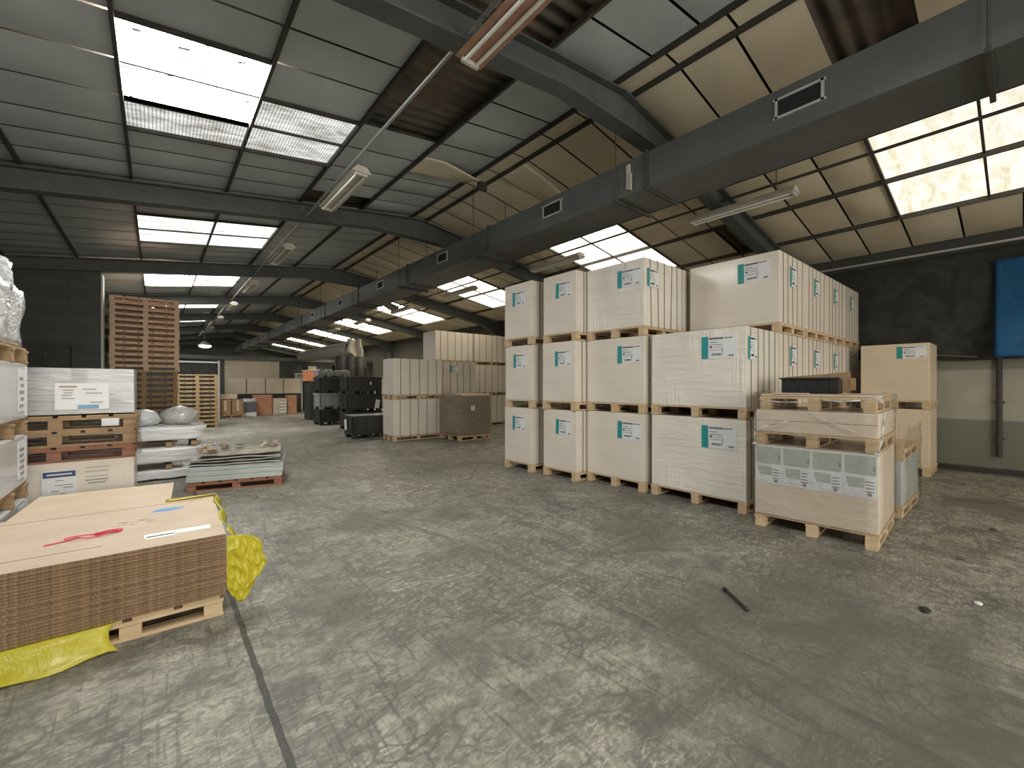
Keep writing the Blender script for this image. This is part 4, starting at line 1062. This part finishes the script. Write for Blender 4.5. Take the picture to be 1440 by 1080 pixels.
simple_box('carton', 4.0, 24.0, 0, 0.72, 0.72, 0.96, 'brown_board', 'tall reddish-brown carton with an overhanging lid at the far end', 'carton', 0, None, True)
t = simple_box('carton', 4.72, 24.0, 0, 0.62, 0.6, 0.78, 'cream_board', 'cream carton with stacked white papers between the reddish-brown cartons', 'carton')
b = MB()
for k in range(4): b.box((0.14,-0.315,0.12+0.15*k),(0.30,0.03,0.06))
obj('paper_stack', b, 'label', t)
simple_box('carton', 5.30, 24.1, 0, 0.42, 0.6, 0.92, 'brown_board', 'narrow reddish-brown carton beside the far doors', 'carton')
tag(obj('shelf', MB().box((4.3,25.4,0.5),(3.4,0.9,1.0)), 'tarp'), 'dark low shelf carrying the row of large cream cartons', 'shelf')
for k in range(4): simple_box('carton', 3.05+0.84*k, 25.4, 1.0, 0.80, 0.8, 0.80-0.0*k, 'cream_board', 'large cream carton, %s from the left in the raised far row' % ORD[k+1], 'carton', 0, 'large cream cartons in the far row')
simple_box('carton', 6.2, 23.6, 0, 0.55, 0.6, 0.62, 'slab', 'grey carton with papers in front of the far doors', 'carton')
tag(obj('paper_pile', MB().box((0,0,0.05),(0.44,0.4,0.1),0.01).box((0.03,0,0.15),(0.4,0.38,0.09),0.01).box((-0.02,0,0.26),(0.42,0.4,0.1),0.01), 'label', loc=(6.3,22.9,0.0)), 'white paper pile on the floor before the grey carton', 'paper')
tag(obj('sack', MB().blob((0,0,0.22),(0.28,0.28,0.30),21,0.2,3,-0.22), 'white_wrap', loc=(6.0,20.4,0.0), smooth=True), 'white sack slumped on the floor behind the far bins', 'sack')
t = thing('rack', 'dark storage rack standing at the far end behind the bins', 'rack', (7.2,25.9,0))
for x in (-0.8,0.8): obj('post', MB().box((x,0.0,1.35),(0.08,0.5,2.7)), 'steel_dark', t)
obj('shelf', MB().box((0,0,2.15),(1.6,0.5,0.05)), 'steel_dark', t); obj('shelf', MB().box((0,0,2.6),(1.6,0.5,0.05)), 'steel_dark', t)
simple_box('carton', 6.75, 25.9, 2.175, 0.45, 0.4, 0.33, 'cream_board', 'small olive carton on the far dark rack', 'carton')
t = thing('tent_box', 'orange covered box with a white top behind the far bin stack', 'box', (5.3,19.4,1.62))
obj('cover', MB().prism([(-0.5,0),(0.42,0),(0.42,0.18),(0.0,0.46),(-0.5,0.42)],1,-0.35,0.35), 'orange', t)
obj('top_sheet', MB().prism([(-0.52,0.43),(0.0,0.47),(0.0,0.50),(-0.52,0.46)],1,-0.37,0.37), 'white_paint', t)
tag(obj('cabinet', MB().box((5.3,19.4,0.81),(0.85,0.8,1.62),0.01), 'tarp'), 'black cabinet under the orange covered box', 'cabinet')
# torn fabric duct right of the main duct
t = thing('fabric_duct', 'beige fabric duct with a torn hanging end, far off right of the main duct', 'duct', (6.5,22.5,2.75))
obj('tube', MB().grid(lambda u, v: (0.33*math.cos(v*2*math.pi)*(1-0.1*math.sin(u*9)), -4.0+8.2*u, 0.31+0.31*math.sin(v*2*math.pi)), 24, 18, 0.006), 'cloth', t, smooth=True)
obj('torn_end', MB().grid(lambda u, v: (-0.30+0.62*u+0.04*math.sin(v*6+u*4), -4.08-0.10*math.sin(u*8)-0.12*v, 0.66-(0.62+0.25*u)*v+0.03*math.sin(u*9)), 16, 12, 0.008), 'cloth', t, smooth=True)
for y in (-3,0,3): obj('hanger', MB().cyl((0,y,0.6),(0,y,roof(6.5)-0.15-2.75),0.008,6), 'strap', t)
# fallen ceiling flaps at the far right slope
tag(obj('ceiling_flap', MB().grid(lambda u, v: (6.0+1.0*u, 15.0+0.7*v, roof(6.0+1.0*u)-0.2-0.35*u*(0.6+0.4*math.sin(v*3))), 8, 6, 0.02), 'cloth', smooth=True), 'beige ceiling flap hanging down beside a far right rooflight', 'ceiling panel')

# ------------------------------------------------------------------ things on the floor
tag(obj('bar', MB().cyl((-0.14,0,0.014),(0.13,0.01,0.014),0.011,8).box((-0.135,0.0,0.014),(0.035,0.03,0.022),0.004).box((0.125,0.012,0.014),(0.03,0.028,0.02),0.004), 'black_plastic', loc=(3.07,1.28,0), rot=(0,0,math.radians(229))), 'short dark bar lying on the floor before the near wrapped stack', 'bar')
for k, (x, y, s_) in enumerate(((3.9,0.42,0.03),(5.3,0.35,0.025),(6.6,0.2,0.03),(4.3,0.2,0.02))):
    tag(obj('debris_scrap', MB().blob((0,0,s_*0.3),(s_*1.6,s_,s_*0.4),k+30,0.4,2,-s_*0.3), ('tarp','strap','strap','label')[k], loc=(x,y,0.001)), ('dark scrap on the floor right of the bar','brown chip on the floor beside the near wrapped stack','black scrap on the floor near the painted wall','tiny white scrap on the floor before the near stack')[k], 'scrap')
